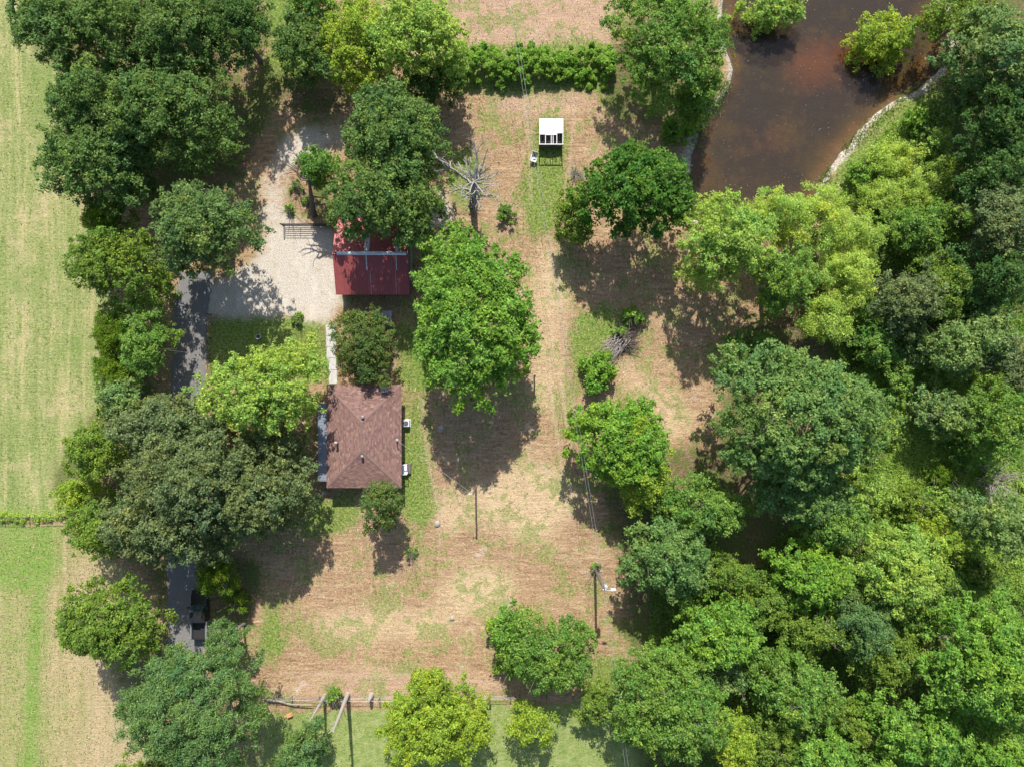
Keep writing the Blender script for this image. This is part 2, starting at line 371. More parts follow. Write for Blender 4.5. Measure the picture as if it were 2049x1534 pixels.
g = link('ground', gm, M['ground']); tag(g, 'mown straw, hay field, gravel drive and woodland floor', kind='structure')

def zone(arr, x, y):      # look a zone up at world points inside the fine grid
    i = np.clip(((x-fx[0])/STEP).round().astype(int), 0, len(fx)-1)+len(out); j = np.clip(((y-fy[0])/STEP).round().astype(int), 0, len(fy)-1)+len(out)
    return arr[i, j]

# water
def water_material():
    m, nt, p, N, L = nodes('pond_water')
    geo = N.new('ShaderNodeNewGeometry')
    n1 = N.new('ShaderNodeTexNoise'); n1.inputs['Scale'].default_value = .11; n1.inputs['Detail'].default_value = 4; n1.inputs['Distortion'].default_value = .5
    L.new(geo.outputs['Position'], n1.inputs['Vector'])
    r = N.new('ShaderNodeValToRGB'); e = r.color_ramp.elements
    e[0].position = .46; e[0].color = (.080, .068, .060, 1); e[1].position = .66; e[1].color = (.125, .085, .060, 1)
    L.new(n1.outputs[0], r.inputs[0])
    df = N.new('ShaderNodeBsdfDiffuse'); L.new(r.outputs[0], df.inputs[0])
    tp = N.new('ShaderNodeBsdfTransparent'); tp.inputs[0].default_value = (.80, .72, .64, 1)
    a = N.new('ShaderNodeMixShader'); a.inputs[0].default_value = .22; L.new(tp.outputs[0], a.inputs[1]); L.new(df.outputs[0], a.inputs[2])
    gl = N.new('ShaderNodeBsdfGlossy'); gl.inputs['Roughness'].default_value = .06
    fr = N.new('ShaderNodeFresnel'); fr.inputs[0].default_value = 1.33
    n2 = N.new('ShaderNodeTexNoise'); n2.inputs['Scale'].default_value = 2.2; n2.inputs['Detail'].default_value = 4; L.new(geo.outputs['Position'], n2.inputs['Vector'])
    bp = N.new('ShaderNodeBump'); bp.inputs['Strength'].default_value = .12; bp.inputs['Distance'].default_value = .05
    L.new(n2.outputs[0], bp.inputs['Height']); L.new(bp.outputs[0], gl.inputs['Normal'])
    b = N.new('ShaderNodeMixShader'); L.new(fr.outputs[0], b.inputs[0]); L.new(a.outputs[0], b.inputs[1]); L.new(gl.outputs[0], b.inputs[2])
    L.new(b.outputs[0], N['Material Output'].inputs['Surface'])
    return m
mb = MB(); wz = -.34
x0, y0, _ = W(1330, 520); x1, y1, _ = W(1960, -640)
mb.quad((x0, y0, wz), (x1, y0, wz), (x1, y1, wz), (x0, y1, wz))
tag(mb.build('pond_water', water_material()), 'murky brown pond water with reddish clay showing through', kind='structure')

# road
M['asphalt'] = simple('worn_asphalt', (.19, .185, .185), .9, var=.16, scale=3.0, bump=.25)
road_px = [(395, 545, 40), (386, 590, 36), (380, 640, 34), (378, 700, 34), (376, 800, 35), (372, 950, 35), (369, 1100, 35), (372, 1250, 35), (380, 1400, 35), (392, 1534, 35), (440, 2100, 35)]
mb = MB(); prev = None; rr = np.random.default_rng(9)
rp = np.array(road_px, float); tt = np.concatenate([np.arange(545, 1540, 6.0), [1700, 2100]])
for k, py in enumerate(tt):
    px = np.interp(py, rp[:, 1], rp[:, 0]); hw = np.interp(py, rp[:, 1], rp[:, 2])
    ragged = 14*math.exp(-(py-545)/25)
    a = WV(px-hw+rr.normal(0, 1.8)+ragged*rr.random(), py); b = WV(px+hw+rr.normal(0, 1.8)-ragged*rr.random(), py); a[2] = b[2] = .035
    if prev is not None: mb.quad(a, b, prev[1], prev[0])
    prev = (a, b)
tag(mb.build('road', M['asphalt']), 'narrow worn grey asphalt lane', kind='structure')

# ------------------------------------------------------------------ foliage
def unit(v): return v/(np.linalg.norm(v, axis=-1, keepdims=True)+1e-9)
def rsph(r, n): return unit(r.normal(size=(n, 3)))
def leaf_quads(r, pos, nrm, L, Wd):
    n = len(pos)
    t = unit(np.cross(nrm, rsph(r, n))); b = np.cross(nrm, t)
    l = (L*r.uniform(.7, 1.35, n))[:, None]; w = (Wd*r.uniform(.7, 1.35, n))[:, None]
    droop = nrm*(l*.15)
    return np.stack([pos - t*l*.45 + b*w*.5, pos + t*l*.55 - droop, pos - t*l*.45 - b*w*.5], 1).reshape(-1, 3)
# colour (linear albedo), second colour for some clumps, leaf length, leaf width, puff radius, lobe radius, leaves for each square metre, flatness
SP = {
 'oak':    dict(c=(0.089, 0.167, 0.041), c2=(0.163, 0.255, 0.066), L=.26, w=.165, puff=.55, lobe=1.7, d=125),
 'oakgrey':dict(c=(0.127, 0.178, 0.065), c2=(0.193, 0.246, 0.096), L=.25, w=.165, puff=.50, lobe=1.6, d=130),
 'oakblue':dict(c=(0.093, 0.172, 0.050), c2=(0.173, 0.262, 0.083), L=.26, w=.165, puff=.50, lobe=1.5, d=125),
 'pecan':  dict(c=(0.140, 0.286, 0.041), c2=(0.207, 0.354, 0.061), L=.31, w=.18, puff=.60, lobe=1.5, d=120),
 'lime':   dict(c=(0.233, 0.371, 0.063), c2=(0.319, 0.440, 0.091), L=.26, w=.15, puff=.50, lobe=1.6, d=130),
 'willow': dict(c=(0.291, 0.423, 0.066), c2=(0.386, 0.497, 0.099), L=.30, w=.07, puff=.70, lobe=1.5, d=210),
 'gum':    dict(c=(0.113, 0.217, 0.055), c2=(0.187, 0.295, 0.087), L=.27, w=.19, puff=.52, lobe=1.35, d=125),
 'waxy':   dict(c=(0.059, 0.153, 0.022), c2=(0.128, 0.250, 0.040), L=.31, w=.19, puff=.55, lobe=1.3, d=110),
 'yellow': dict(c=(0.227, 0.341, 0.040), c2=(0.321, 0.415, 0.051), L=.27, w=.13, puff=.55, lobe=1.5, d=140),
 'olive':  dict(c=(0.136, 0.231, 0.037), c2=(0.200, 0.292, 0.049), L=.25, w=.15, puff=.50, lobe=1.4, d=130),
 'cedar':  dict(c=(0.094, 0.182, 0.017), c2=(0.165, 0.250, 0.021), L=.34, w=.07, puff=.45, lobe=.9, d=190),
 'pine':   dict(c=(0.108, 0.202, 0.058), c2=(0.168, 0.271, 0.089), L=.30, w=.095, puff=.68, lobe=1.15, d=200),
 'crape':  dict(c=(0.105, 0.169, 0.045), c2=(0.151, 0.224, 0.056), L=.20, w=.11, puff=.40, lobe=1.0, d=200),
 'bright': dict(c=(0.139, 0.289, 0.036), c2=(0.220, 0.358, 0.053), L=.30, w=.18, puff=.50, lobe=1.1, d=130),
 'brush':  dict(c=(0.122, 0.246, 0.042), c2=(0.208, 0.325, 0.066), L=.25, w=.14, puff=.50, lobe=1.2, d=130),
 'pale':   dict(c=(0.150, 0.244, 0.069), c2=(0.220, 0.319, 0.099), L=.28, w=.17, puff=.48, lobe=1.3, d=120),
 'dark':   dict(c=(0.061, 0.132, 0.033), c2=(0.106, 0.191, 0.047), L=.26, w=.16, puff=.55, lobe=1.5, d=110),
}
NLEAF = 0; GROW = 1.07
def crown_mesh(name, r, rx, ry, h, zb, sp, dens=1.0, tips=None, lean=(0, 0), clipf=None):
    """crown round (0,0); returns mesh and lobe centres"""
    global NLEAF
    P = SP[sp]; area = math.pi*rx*ry
    rm = min(rx, ry)
    lr0 = min(P['lobe'], .55*rm+.12)
    n = int(np.clip(1.8*area/(lr0*lr0*2.0), 5, 85))
    pts = []
    for k in range(n):                       # best-candidate spread in the unit disk
        cand = r.uniform(-1, 1, (24, 2)); cand = cand[np.hypot(cand[:, 0], cand[:, 1]) < 1]
        if not len(cand): continue
        if pts: dd = np.min(np.hypot(cand[:, None, 0]-np.array(pts)[None, :, 0], cand[:, None, 1]-np.array(pts)[None, :, 1]), 1); pts.append(tuple(cand[np.argmax(dd)]))
        else: pts.append(tuple(cand[0]))
    pts = np.array(pts); rr = np.hypot(pts[:, 0], pts[:, 1])
    ang = np.arctan2(pts[:, 1], pts[:, 0])
    wob = 1 + .14*np.sin(2*ang + r.uniform(0, 6)) + .12*np.sin(3*ang + r.uniform(0, 6)) + .07*np.sin(5*ang + r.uniform(0, 6))
    lr = lr0*r.uniform(.6, 1.4, len(pts))
    ex = np.maximum(rx - lr*.85, .12*rx); ey = np.maximum(ry - lr*.85, .12*ry)
    cx = pts[:, 0]*ex*wob; cy = pts[:, 1]*ey*wob
    dome = np.sqrt(np.clip(1 - rr**2*.93, 0, 1))
    top = zb + (h-zb)*(.30 + .70*dome) + r.normal(0, .28, len(pts))*lr0
    cz = np.maximum(top - lr*.8, zb*.7 + lr*.3)
    # a lower skirt of lobes
    k = r.random(len(pts)) < .38
    cx = np.concatenate([cx, cx[k]*.95]); cy = np.concatenate([cy, cy[k]*.95]); cz = np.concatenate([cz, np.maximum(cz[k] - lr[k]*1.3, zb*.55 + .15)]); lr = np.concatenate([lr, lr[k]*.95])
    C = np.stack([cx, cy, cz], 1)
    tot = int(area*P['d']*dens*1.75)
    wgt = lr**2; wgt /= wgt.sum()
    # puffs
    npuff = max(10, int(area*2.6/(P['puff']**2)/1.6)); li = r.choice(len(C), npuff, p=wgt)
    d = rsph(r, npuff); d[:, 2] = np.where(d[:, 2] < -.25, -d[:, 2], d[:, 2])
    pc = C[li] + d*(lr[li]*r.uniform(.62, 1.12, npuff))[:, None]*np.array([1, 1, .78])
    pr = P['puff']*.78*r.uniform(.5, 1.5, npuff)*min(1, .45 + rm*.22)
    lv = r.normal(0, 1, len(C)); pv = r.normal(0, .85, npuff) + .6*lv[li]; hv = r.normal(0, 1, len(C))[li]
    # leaves
    nl = tot; w2 = pr**2; w2 /= w2.sum(); pi = r.choice(npuff, nl, p=w2)
    e = unit(rsph(r, nl) + d[pi]*.55 + np.array([0, 0, .45]))
    ax = unit(r.normal(size=(npuff, 3))*np.array([1, 1, .5]))
    pos = pc[pi] + e*(pr[pi]*(r.uniform(.25, 1.05, nl) + .35*r.random(nl)**4))[:, None]*np.array([1, 1, .8]) + ax[pi]*(pr[pi]*r.normal(0, .42, nl))[:, None]
    nr = unit(e*.65 + np.array([0, 0, .8]) + rsph(r, nl)*.75)
    ni = int(nl*.11)                         # leaves inside the lobes
    lj = r.choice(len(C), ni, p=wgt); pos2 = C[lj] + rsph(r, ni)*(lr[lj]*r.uniform(.1, .85, ni))[:, None]
    pos = np.concatenate([pos, pos2]); nr = np.concatenate([nr, unit(rsph(r, ni) + np.array([0, 0, .5]))]); pv2 = np.concatenate([pv[pi], r.normal(0, .7, ni)]); hv2 = np.concatenate([hv[pi], r.normal(0, .7, ni)])
    pos[:, 0] += lean[0]*(pos[:, 2]/h); pos[:, 1] += lean[1]*(pos[:, 2]/h)
    pos[:, 2] = np.maximum(pos[:, 2], .05)
    if clipf is not None:
        kp = clipf(pos); pos = pos[kp]; nr = nr[kp]; pv2 = pv2[kp]; hv2 = hv2[kp]
    n3 = len(pos); NLEAF += n3
    t = np.clip(.5 + .30*pv2 + r.normal(0, .34, n3), 0, 1)[:, None]
    c = np.array(P['c'])*(1-t) + np.array(P['c2'])*t
    c = c*np.clip(1 + r.normal(0, .26, n3), .4, 1.8)[:, None]
    c = c*np.clip(np.stack([1 + .09*hv2, 1 + .03*hv2, 1 - .05*hv2], 1), .5, 1.6)
    dead = r.random(n3) < .012; c[dead] = (.14, .12, .05)
    if tips is not None:
        tp = (pv2 > .75) & (r.random(n3) < tips[1]) & (nr[:, 2] > .1); c[tp] = np.array(tips[0])*r.uniform(.7, 1.2, (tp.sum(), 1))
    co = leaf_quads(r, pos, nr, P['L'], P['w']*1.12)
    return fast_mesh(name, co, 3, c), C
def trunk_mb(r, h, zb, lobes, rad, lean=(0, 0)):
    mb = MB(); top = zb + (h-zb)*.45
    fork = np.array([lean[0]*.4, lean[1]*.4, max(zb, .35*h)])
    mb.tube([(0, 0, -.25), (0, 0, .25), fork*.55 + np.array([.05*r.normal(), .05*r.normal(), 0]), fork, (lean[0]*.6, lean[1]*.6, top)], [rad*1.45, rad*1.1, rad*.9, rad*.75, rad*.35], 8)
    k = min(len(lobes), 9); sel = r.choice(len(lobes), k, replace=False)
    for i in sel:
        e = lobes[i]*np.array([.95, .95, 1.03]) + np.array([0, 0, .35]); s = fork*r.uniform(.75, 1.15)
        m = s*.45 + e*.55 + np.array([0, 0, -.12*np.linalg.norm(e-s)]) + r.normal(0, .12, 3)
        mb.tube([s, m, e], [rad*.42, rad*.26, rad*.09], 5)
        for _ in range(4):
            f = m*.35 + e*.65; q = f + r.normal(0, .8, 3) + np.array([0, 0, .7])
            mb.tube([f, q], [max(rad*.13, .02), .012], 4)
    return mb
def in_reach(root):
    def f(p):
        x = p[:, 0]+root[0]; y = p[:, 1]+root[1]
        return (np.abs(x) < 66) & (y < 58) & (y > -49)
    return f
def tree(sp, px, py, rx, ry, h, label, name='tree', cat='tree', group=None, zb=None, dens=1.0, seed=None, tips=None, lean=(0, 0), trunk=True, zbase=0.0):
    """px,py,rx,ry: the crown as the photograph shows it; h: height in metres"""
    r = np.random.default_rng(int(px*7 + py*13) if seed is None else seed)
    zm = h*.62
    c = WV(px, py, zm); root = (c[0], c[1], zbase)
    f = (H-zm)/H/PPM
    if zb is None: zb = .30*h if h > 4 else .12*h
    o = empty(name, root, label, cat, group)
    me, C = crown_mesh('crown', r, rx*f*GROW, ry*f*GROW, h, zb, sp, dens, tips, lean, in_reach(root))
    link('crown' if cat == 'tree' else 'foliage', me, M['leaf'], o)
    rad = np.clip(.022*h + .012*max(rx, ry)*f, .03, .42)
    if trunk:
        link('trunk' if cat == 'tree' else 'stem', trunk_mb(r, h, zb, C, rad).mesh('trunk'), M['bark'], o)
    return o

# ------------------------------------------------------------------ trees and shrubs
OAKS = 'dark oaks along the field edge'
T = tree
# top left oaks
T('oak', 125, 60, 88, 88, 11, 'dark oak in the top left corner, nearest the hay field', 'oak_tree', group=OAKS)
T('oak', 245, 62, 80, 92, 12, 'dark oak in the top row, second from the hay field', 'oak_tree', group=OAKS)
T('oak', 365, 62, 88, 90, 12, 'dark oak in the top row, third from the hay field', 'oak_tree', group=OAKS)
T('dark', 475, 62, 74, 82, 11, 'very dark oak in the top row beside the bright grass strip', 'oak_tree', group=OAKS)
T('oak', 190, 200, 88, 75, 11.5, 'dark green oak leaning over the field below the top row', 'oak_tree', group=OAKS)
T('oak', 342, 225, 148, 106, 11.5, 'largest dark oak, broad crown left of the gravel loop', 'oak_tree', group=OAKS)
T('oak', 190, 325, 108, 98, 11.5, 'dark oak with open grey twigs bulging into the hay field', 'oak_tree', group=OAKS)
T('oakblue', 410, 462, 106, 98, 11.5, 'rounded blue green oak at the bend of the gravel drive', 'oak_tree', group=OAKS)
T('cedar', 225, 438, 50, 40, 7, 'small bright cedar squeezed between two dark oaks', 'cedar_tree')
T('olive', 236, 530, 92, 82, 9.5, 'olive green oak beside the hay field, left of the drive bend', 'oak_tree', group=OAKS)
T('cedar', 235, 660, 44, 58, 6.5, 'dark yellow green cedar at the field edge by the lane', 'cedar_tree')
T('brush', 298, 690, 48, 72, 8, 'fresh green slim tree hugging the lane opposite the green front yard', 'tree')
T('cedar', 232, 748, 44, 42, 6, 'yellowish cedar just above a grey green bush at the field edge', 'cedar_tree')
T('pale', 246, 800, 52, 48, 7.5, 'grey green small tree between cedar and big lane oaks', 'tree')
T('oakgrey', 335, 855, 105, 68, 11, 'grey green oak arching over the lane, upper one of the clump', 'oak_tree', group='grey oaks over the lane')
T('olive', 196, 905, 62, 58, 8.5, 'yellow green oak at the field side of the lane clump', 'oak_tree', group='grey oaks over the lane')
T('oakgrey', 400, 955, 150, 110, 13, 'largest grey green oak of the lane clump, spreading over the asphalt', 'oak_tree', group='grey oaks over the lane')
T('oakgrey', 530, 985, 95, 95, 11, 'grey green oak on the house side of the lane clump', 'oak_tree', group='grey oaks over the lane')
T('oakgrey', 330, 1050, 130, 72, 11.5, 'grey green oak at the lower end of the lane clump', 'oak_tree', group='grey oaks over the lane')
T('yellow', 150, 990, 40, 38, 6, 'small yellow green tree beside the end of the field fence', 'tree', dens=.9)
T('olive', 205, 1058, 70, 62, 9, 'olive tree at the lower left corner of the lane clump', 'oak_tree')
T('lime', 528, 782, 118, 96, 11.5, 'bright light green shade tree over the west porch of the house', 'shade_tree')
T('oakgrey', 545, 895, 75, 46, 7.5, 'shaded dull green tree between porch and lane clump', 'tree')
T('olive', 228, 1243, 106, 86, 10.5, 'olive yellow round tree left of the black pickup', 'oak_tree', dens=1.05)
T('pine', 395, 1412, 126, 132, 13, 'large blue green pine covering the tail of the black pickup', 'pine_tree')
T('pine', 462, 1272, 40, 28, 6.5, 'short bright green pine just right of the pickup bed', 'pine_tree')
T('cedar', 436, 1145, 42, 42, 6, 'dark feathery cedar over the hood of the pickup', 'cedar_tree')
T('cedar', 474, 1205, 23, 20, 2.6, 'little bright cedar sapling in the straw right of the pickup', 'cedar_sapling', 'shrub')
T('olive', 300, 1530, 60, 20, 7, 'yellow green tree cut by the lower frame edge under the pine', 'tree')
# top middle
T('oak', 612, 92, 62, 82, 7.5, 'dark green tree at the bright grass strip, left of the yellow trees', 'tree')
T('brush', 620, 10, 55, 40, 7, 'light green tree cut by the top edge beside the grass strip', 'tree')
T('yellow', 715, 85, 80, 86, 8.5, 'yellow green tree behind the oak that covers the barn', 'tree')
T('lime', 835, 80, 92, 98, 11, 'light green feathery tree left of the vine hedge', 'tree')
T('dark', 860, 160, 60, 38, 6, 'dark low tree under the light green feathery tree', 'tree')
T('brush', 1335, 90, 122, 112, 11.5, 'big dense green tree between vine hedge and pond', 'tree')
T('brush', 1390, 190, 52, 60, 7, 'leafy green tree overhanging the pond bank by the big dense tree', 'tree')
T('bright', 1345, 260, 22, 26, 2.0, 'low bright bush on the shaded pond bank', 'shrub', 'shrub')
T('oak', 788, 282, 110, 100, 12.5, 'mid green oak behind the red barn, upper of its two crowns', 'oak_tree', dens=1.05)
T('oak', 778, 402, 114, 92, 12.6, 'mid green oak hanging over the red barn roof', 'oak_tree', dens=1.05)
T('brush', 650, 342, 54, 40, 7.5, 'small leafy tree in the gravel island above the steel gate', 'tree')
T('waxy', 1272, 382, 106, 96, 11, 'glossy dark green round tree left of the pond', 'tree')
T('olive', 1148, 425, 42, 55, 6, 'olive green small tree touching the glossy round tree', 'tree')
T('pecan', 942, 638, 128, 158, 12.8, 'tall bright green pecan right of the barn and house', 'pecan_tree')
T('crape', 730, 690, 62, 80, 5.6, 'crape myrtle with reddish tips between barn and house', 'crape_myrtle', tips=((.34, .10, .07), .12))
T('crape', 762, 1010, 42, 52, 7.2, 'smaller crape myrtle at the lower corner of the house', 'crape_myrtle', tips=((.32, .09, .09), .10), zb=2.2)
T('bright', 1198, 745, 34, 40, 3.4, 'bright green sapling below the brush pile', 'sapling', 'shrub', zb=.8)
T('bright', 1265, 632, 26, 14, 1.6, 'green bush in the tree shade above the brush pile', 'shrub', 'shrub')
T('bright', 1240, 663, 14, 12, 1.2, 'tiny bright bush at the upper end of the brush pile', 'shrub', 'shrub')
T('brush', 1010, 426, 18, 18, 1.3, 'low round green weed clump right of the dead tree', 'shrub', 'shrub')
T('bright', 594, 638, 10, 10, 1.0, 'tiny green shrub on the gravel at the front yard edge', 'shrub', 'shrub')
T('bright', 822, 1106, 15, 9, .7, 'small green weed clump beside the short steel post', 'shrub', 'shrub')
T('bright', 668, 1388, 18, 14, 1.6, 'bright green bush between the two dead trunks', 'shrub', 'shrub')
T('bright', 1193, 1135, 9, 7, .6, 'little green tuft at the foot of the utility pole', 'shrub', 'shrub')
T('bright', 580, 418, 9, 7, .6, 'lowest green weed clump in the gravel island', 'shrub', 'shrub')
T('bright', 618, 400, 9, 6, .6, 'green weed clump beside the ivy trunk in the gravel island', 'shrub', 'shrub')
T('brush', 592, 372, 14, 10, .9, 'green weed clump at the left rim of the gravel island', 'shrub', 'shrub')
# in and round the pond
T('yellow', 1777, 68, 62, 54, 4.5, 'round yellow willow standing alone in the pond', 'willow_tree', zbase=-.8, zb=.4)
T('lime', 1552, 12, 64, 36, 3.6, 'green bush in the water at the top edge of the frame', 'shrub', 'shrub', zbase=-.8)
T('olive', 1925, 38, 70, 50, 7.5, 'olive tree at the top right corner of the pond', 'tree')
T('pale', 1990, 105, 92, 80, 11, 'pale grey green tree in the top right corner', 'tree')
T('dark', 2010, 235, 80, 85, 10, 'dark tree on the right frame edge right of the pond bank', 'tree')
T('pale', 1925, 195, 48, 40, 4.5, 'grey green bushy tree at the end of the pale pond bank', 'tree')
T('dark', 1995, 345, 75, 62, 9, 'shaded dark tree at the right edge, level with the lower pond', 'tree')
T('bright', 1835, 238, 24, 24, 2.0, 'small green shrub on the grassy pond bank, upper one', 'shrub', 'shrub')
T('bright', 1722, 345, 22, 26, 1.8, 'small green shrub on the grassy pond bank, lower one', 'shrub', 'shrub')
T('willow', 1802, 322, 52, 38, 2.8, 'light feathery willow bush on the right pond bank, uppermost', 'willow_bush', 'shrub')
T('willow', 1845, 375, 58, 42, 3.2, 'light feathery willow bush at the edge of the dark wood', 'willow_bush', 'shrub')
T('willow', 1770, 390, 50, 36, 3.0, 'light feathery willow bush nearest the big willow row', 'willow_bush', 'shrub')
T('olive', 1893, 345, 38, 36, 3.2, 'olive bush against the dark trees right of the willow bushes', 'shrub', 'shrub')
WR = 'willows below the pond'
T('lime', 1450, 485, 92, 95, 12.5, 'light green tree at the left end of the willow row', 'willow_tree', group=WR, zb=2.4)
T('willow', 1545, 435, 62, 48, 8.0, 'bright willow at the lower tip of the pond', 'willow_tree', group=WR)
T('willow', 1622, 445, 68, 58, 8.5, 'bright willow in the middle of the row below the pond', 'willow_tree', group=WR)
T('brush', 1570, 560, 66, 72, 11, 'deeper green feathery tree in front of the willow row', 'tree', group=WR, zb=1.5)
T('willow', 1705, 470, 55, 50, 8, 'bright willow at the right end of the row', 'willow_tree', group=WR)
T('willow', 1690, 555, 62, 66, 8.5, 'bright tall willow lobe above the big round gum', 'willow_tree', group=WR)
T('willow', 1650, 640, 52, 48, 7.5, 'lowest bright willow, touching the big round gum', 'willow_tree', group=WR)
# right wood, upper half
WOOD = 'trees of the right hand wood'
T('brush', 1825, 455, 58, 46, 6, 'mixed green small tree right of the willow row', 'tree', group=WOOD)
T('olive', 1900, 440, 46, 40, 6, 'olive small tree left of the big grey tree at the right edge', 'tree', group=WOOD)
T('oakgrey', 2000, 450, 78, 72, 10.5, 'big grey olive tree at the right edge below the shaded ones', 'tree', group=WOOD)
T('oakgrey', 1812, 600, 74, 62, 9, 'grey green round tree right of the tall willow lobe', 'tree', group=WOOD)
T('olive', 1885, 580, 46, 62, 7.5, 'olive tree between two grey crowns of the right wood', 'tree', group=WOOD)
T('dark', 1985, 555, 84, 66, 9.5, 'dark tree at the right edge under the big grey olive one', 'tree', group=WOOD)
T('pale', 1905, 695, 66, 50, 8, 'grey green tree in mid wood above the pale leaved one', 'tree', group=WOOD)
T('pale', 1968, 672, 52, 56, 8.5, 'pale tree near the right edge, level with the red barn wall', 'tree', group=WOOD)
T('oakgrey', 2030, 735, 48, 62, 9, 'grey green tree cut by the right edge level with the house roof', 'tree', group=WOOD)
T('gum', 1590, 830, 158, 150, 14.5, 'huge round sweet gum with knobbly blue green crown', 'sweet_gum_tree')
T('gum', 1600, 985, 105, 60, 9.5, 'blue green tree tucked under the lower rim of the gum', 'tree', group=WOOD)
T('brush', 1512, 695, 60, 32, 3.5, 'low green thicket on the upper left rim of the gum', 'thicket', 'shrub')
T('brush', 1745, 690, 48, 40, 5.5, 'shaded green tree right above the gum', 'tree', group=WOOD)
T('pale', 1878, 820, 62, 52, 6.5, 'pale broad leaved tree casting a shadow on the vines', 'tree', group=WOOD)
T('brush', 1795, 755, 26, 46, 4, 'thin spiky conifer right of the gum', 'conifer_tree')
T('brush', 1995, 845, 62, 82, 9.5, 'leafy green tree at the right edge above the bare grey shrub', 'tree', group=WOOD)
T('cedar', 1896, 952, 34, 26, 2.6, 'dark yellow green cedar bush left of the bare grey shrub', 'cedar_bush', 'shrub')
T('olive', 1742, 905, 28, 58, 2.6, 'olive bramble along the right rim of the gum', 'bramble', 'shrub')
# right wood, middle
T('brush', 1655, 1045, 72, 52, 8, 'green tree below the gum and above the bright maple', 'tree', group=WOOD)
T('bright', 1618, 1150, 84, 62, 9, 'bright green maple in the middle of the lower wood', 'tree', group=WOOD)
T('lime', 1792, 1135, 92, 98, 9.5, 'pale yellow green tree, lightest crown of the lower wood', 'tree', group=WOOD)
T('yellow', 1885, 1085, 42, 50, 6.5, 'yellowish tree on the right flank of the lightest crown', 'tree', group=WOOD)
T('pale', 1992, 1045, 76, 60, 11, 'blue grey leafy tree at the right edge below the bare shrub', 'tree', group=WOOD)
T('brush', 1885, 1170, 36, 38, 5, 'small dark green tree right of the lightest crown', 'tree', group=WOOD)
T('olive', 1542, 1200, 66, 56, 8, 'dull olive tree left below the bright maple', 'tree', group=WOOD)
T('olive', 1625, 1255, 74, 48, 8, 'olive tree below the bright maple', 'tree', group=WOOD)
T('pine', 1722, 1245, 58, 66, 8.5, 'feathery blue green pine in the lower wood', 'pine_tree')
T('olive', 1772, 1305, 74, 56, 8, 'dark olive tree above the dark creek bed', 'tree', group=WOOD)
T('pecan', 1965, 1320, 122, 132, 13, 'large bright green tree at the right edge, lower wood', 'tree', group=WOOD)
# lower wood
T('bright', 1238, 885, 92, 92, 9, 'vivid green tree in the middle of the right meadow edge', 'tree')
T('yellow', 1285, 955, 52, 62, 7.5, 'yellow green tree joined to the vivid tree at the meadow', 'tree')
T('brush', 1410, 1015, 84, 58, 8, 'green tree between the vivid tree and the gum', 'tree', group=WOOD)
T('brush', 1335, 1005, 46, 40, 5, 'small green tree under the yellow green one at the meadow', 'tree', group=WOOD)
T('gum', 1330, 1112, 88, 82, 9.5, 'deep green round tree right of the utility pole', 'tree')
T('olive', 1445, 1150, 48, 48, 6, 'olive small tree right of the deep green round one', 'tree', group=WOOD)
T('pecan', 1432, 1265, 92, 72, 9.5, 'leafy green tree below the deep green round one', 'tree', group=WOOD)
T('brush', 1335, 1400, 112, 118, 11.5, 'large feathery tree at the bottom beside the power lines', 'tree', group=WOOD)
T('pale', 1462, 1350, 52, 46, 7, 'blue grey bush between two lower wood trees', 'tree', group=WOOD)
T('yellow', 1462, 1480, 42, 66, 9, 'bright yellow tree at the bottom edge', 'tree')
T('brush', 1590, 1375, 92, 78, 10, 'feathery green tree left of the dark creek bed', 'tree', group=WOOD)
T('olive', 1545, 1480, 62, 62, 8, 'dull tree at the bottom right of the yellow one', 'tree', group=WOOD)
T('pecan', 1640, 1505, 76, 52, 9, 'green tree at the bottom edge below the feathery green one', 'tree', group=WOOD)
T('olive', 1710, 1440, 62, 40, 6.5, 'yellow green low tree below the dark creek bed', 'tree', group=WOOD)
T('pecan', 1830, 1455, 102, 66, 10, 'bright leafy tree below the creek, left of the corner', 'tree', group=WOOD)
T('pecan', 1990, 1500, 80, 56, 10, 'leafy tree in the bottom right corner', 'tree', group=WOOD)
T('brush', 1095, 1300, 92, 82, 7.5, 'tangled dark green tree beside the lower straw meadow', 'tree')
T('bright', 1022, 1262, 42, 42, 5.0, 'bright green bushy tree on the left of the tangled one', 'tree')
T('pecan', 1022, 1322, 32, 30, 4.0, 'small bright tree below the bright bushy one', 'tree')
T('yellow', 1065, 1452, 50, 42, 6, 'yellow green young oak on the pale lawn', 'oak_tree', dens=.65)
T('olive', 1192, 1408, 32, 44, 5, 'slim olive tree at the lawn between two larger crowns', 'tree')
T('olive', 1255, 1425, 30, 52, 6, 'straggly olive tree leaning on the large feathery one', 'tree')
T('yellow', 868, 1450, 106, 94, 9.5, 'broad yellow green tree on the bottom lawn', 'tree', dens=1.1)
T('olive', 860, 1375, 36, 36, 7.5, 'top shoot tree rising above the broad yellow green one', 'tree')
T('pine', 608, 1490, 42, 55, 7, 'slender pine below the shorter dead trunk', 'pine_tree')
T('pine', 575, 1534, 50, 26, 6, 'pine branch mass cut by the bottom edge', 'pine_tree')

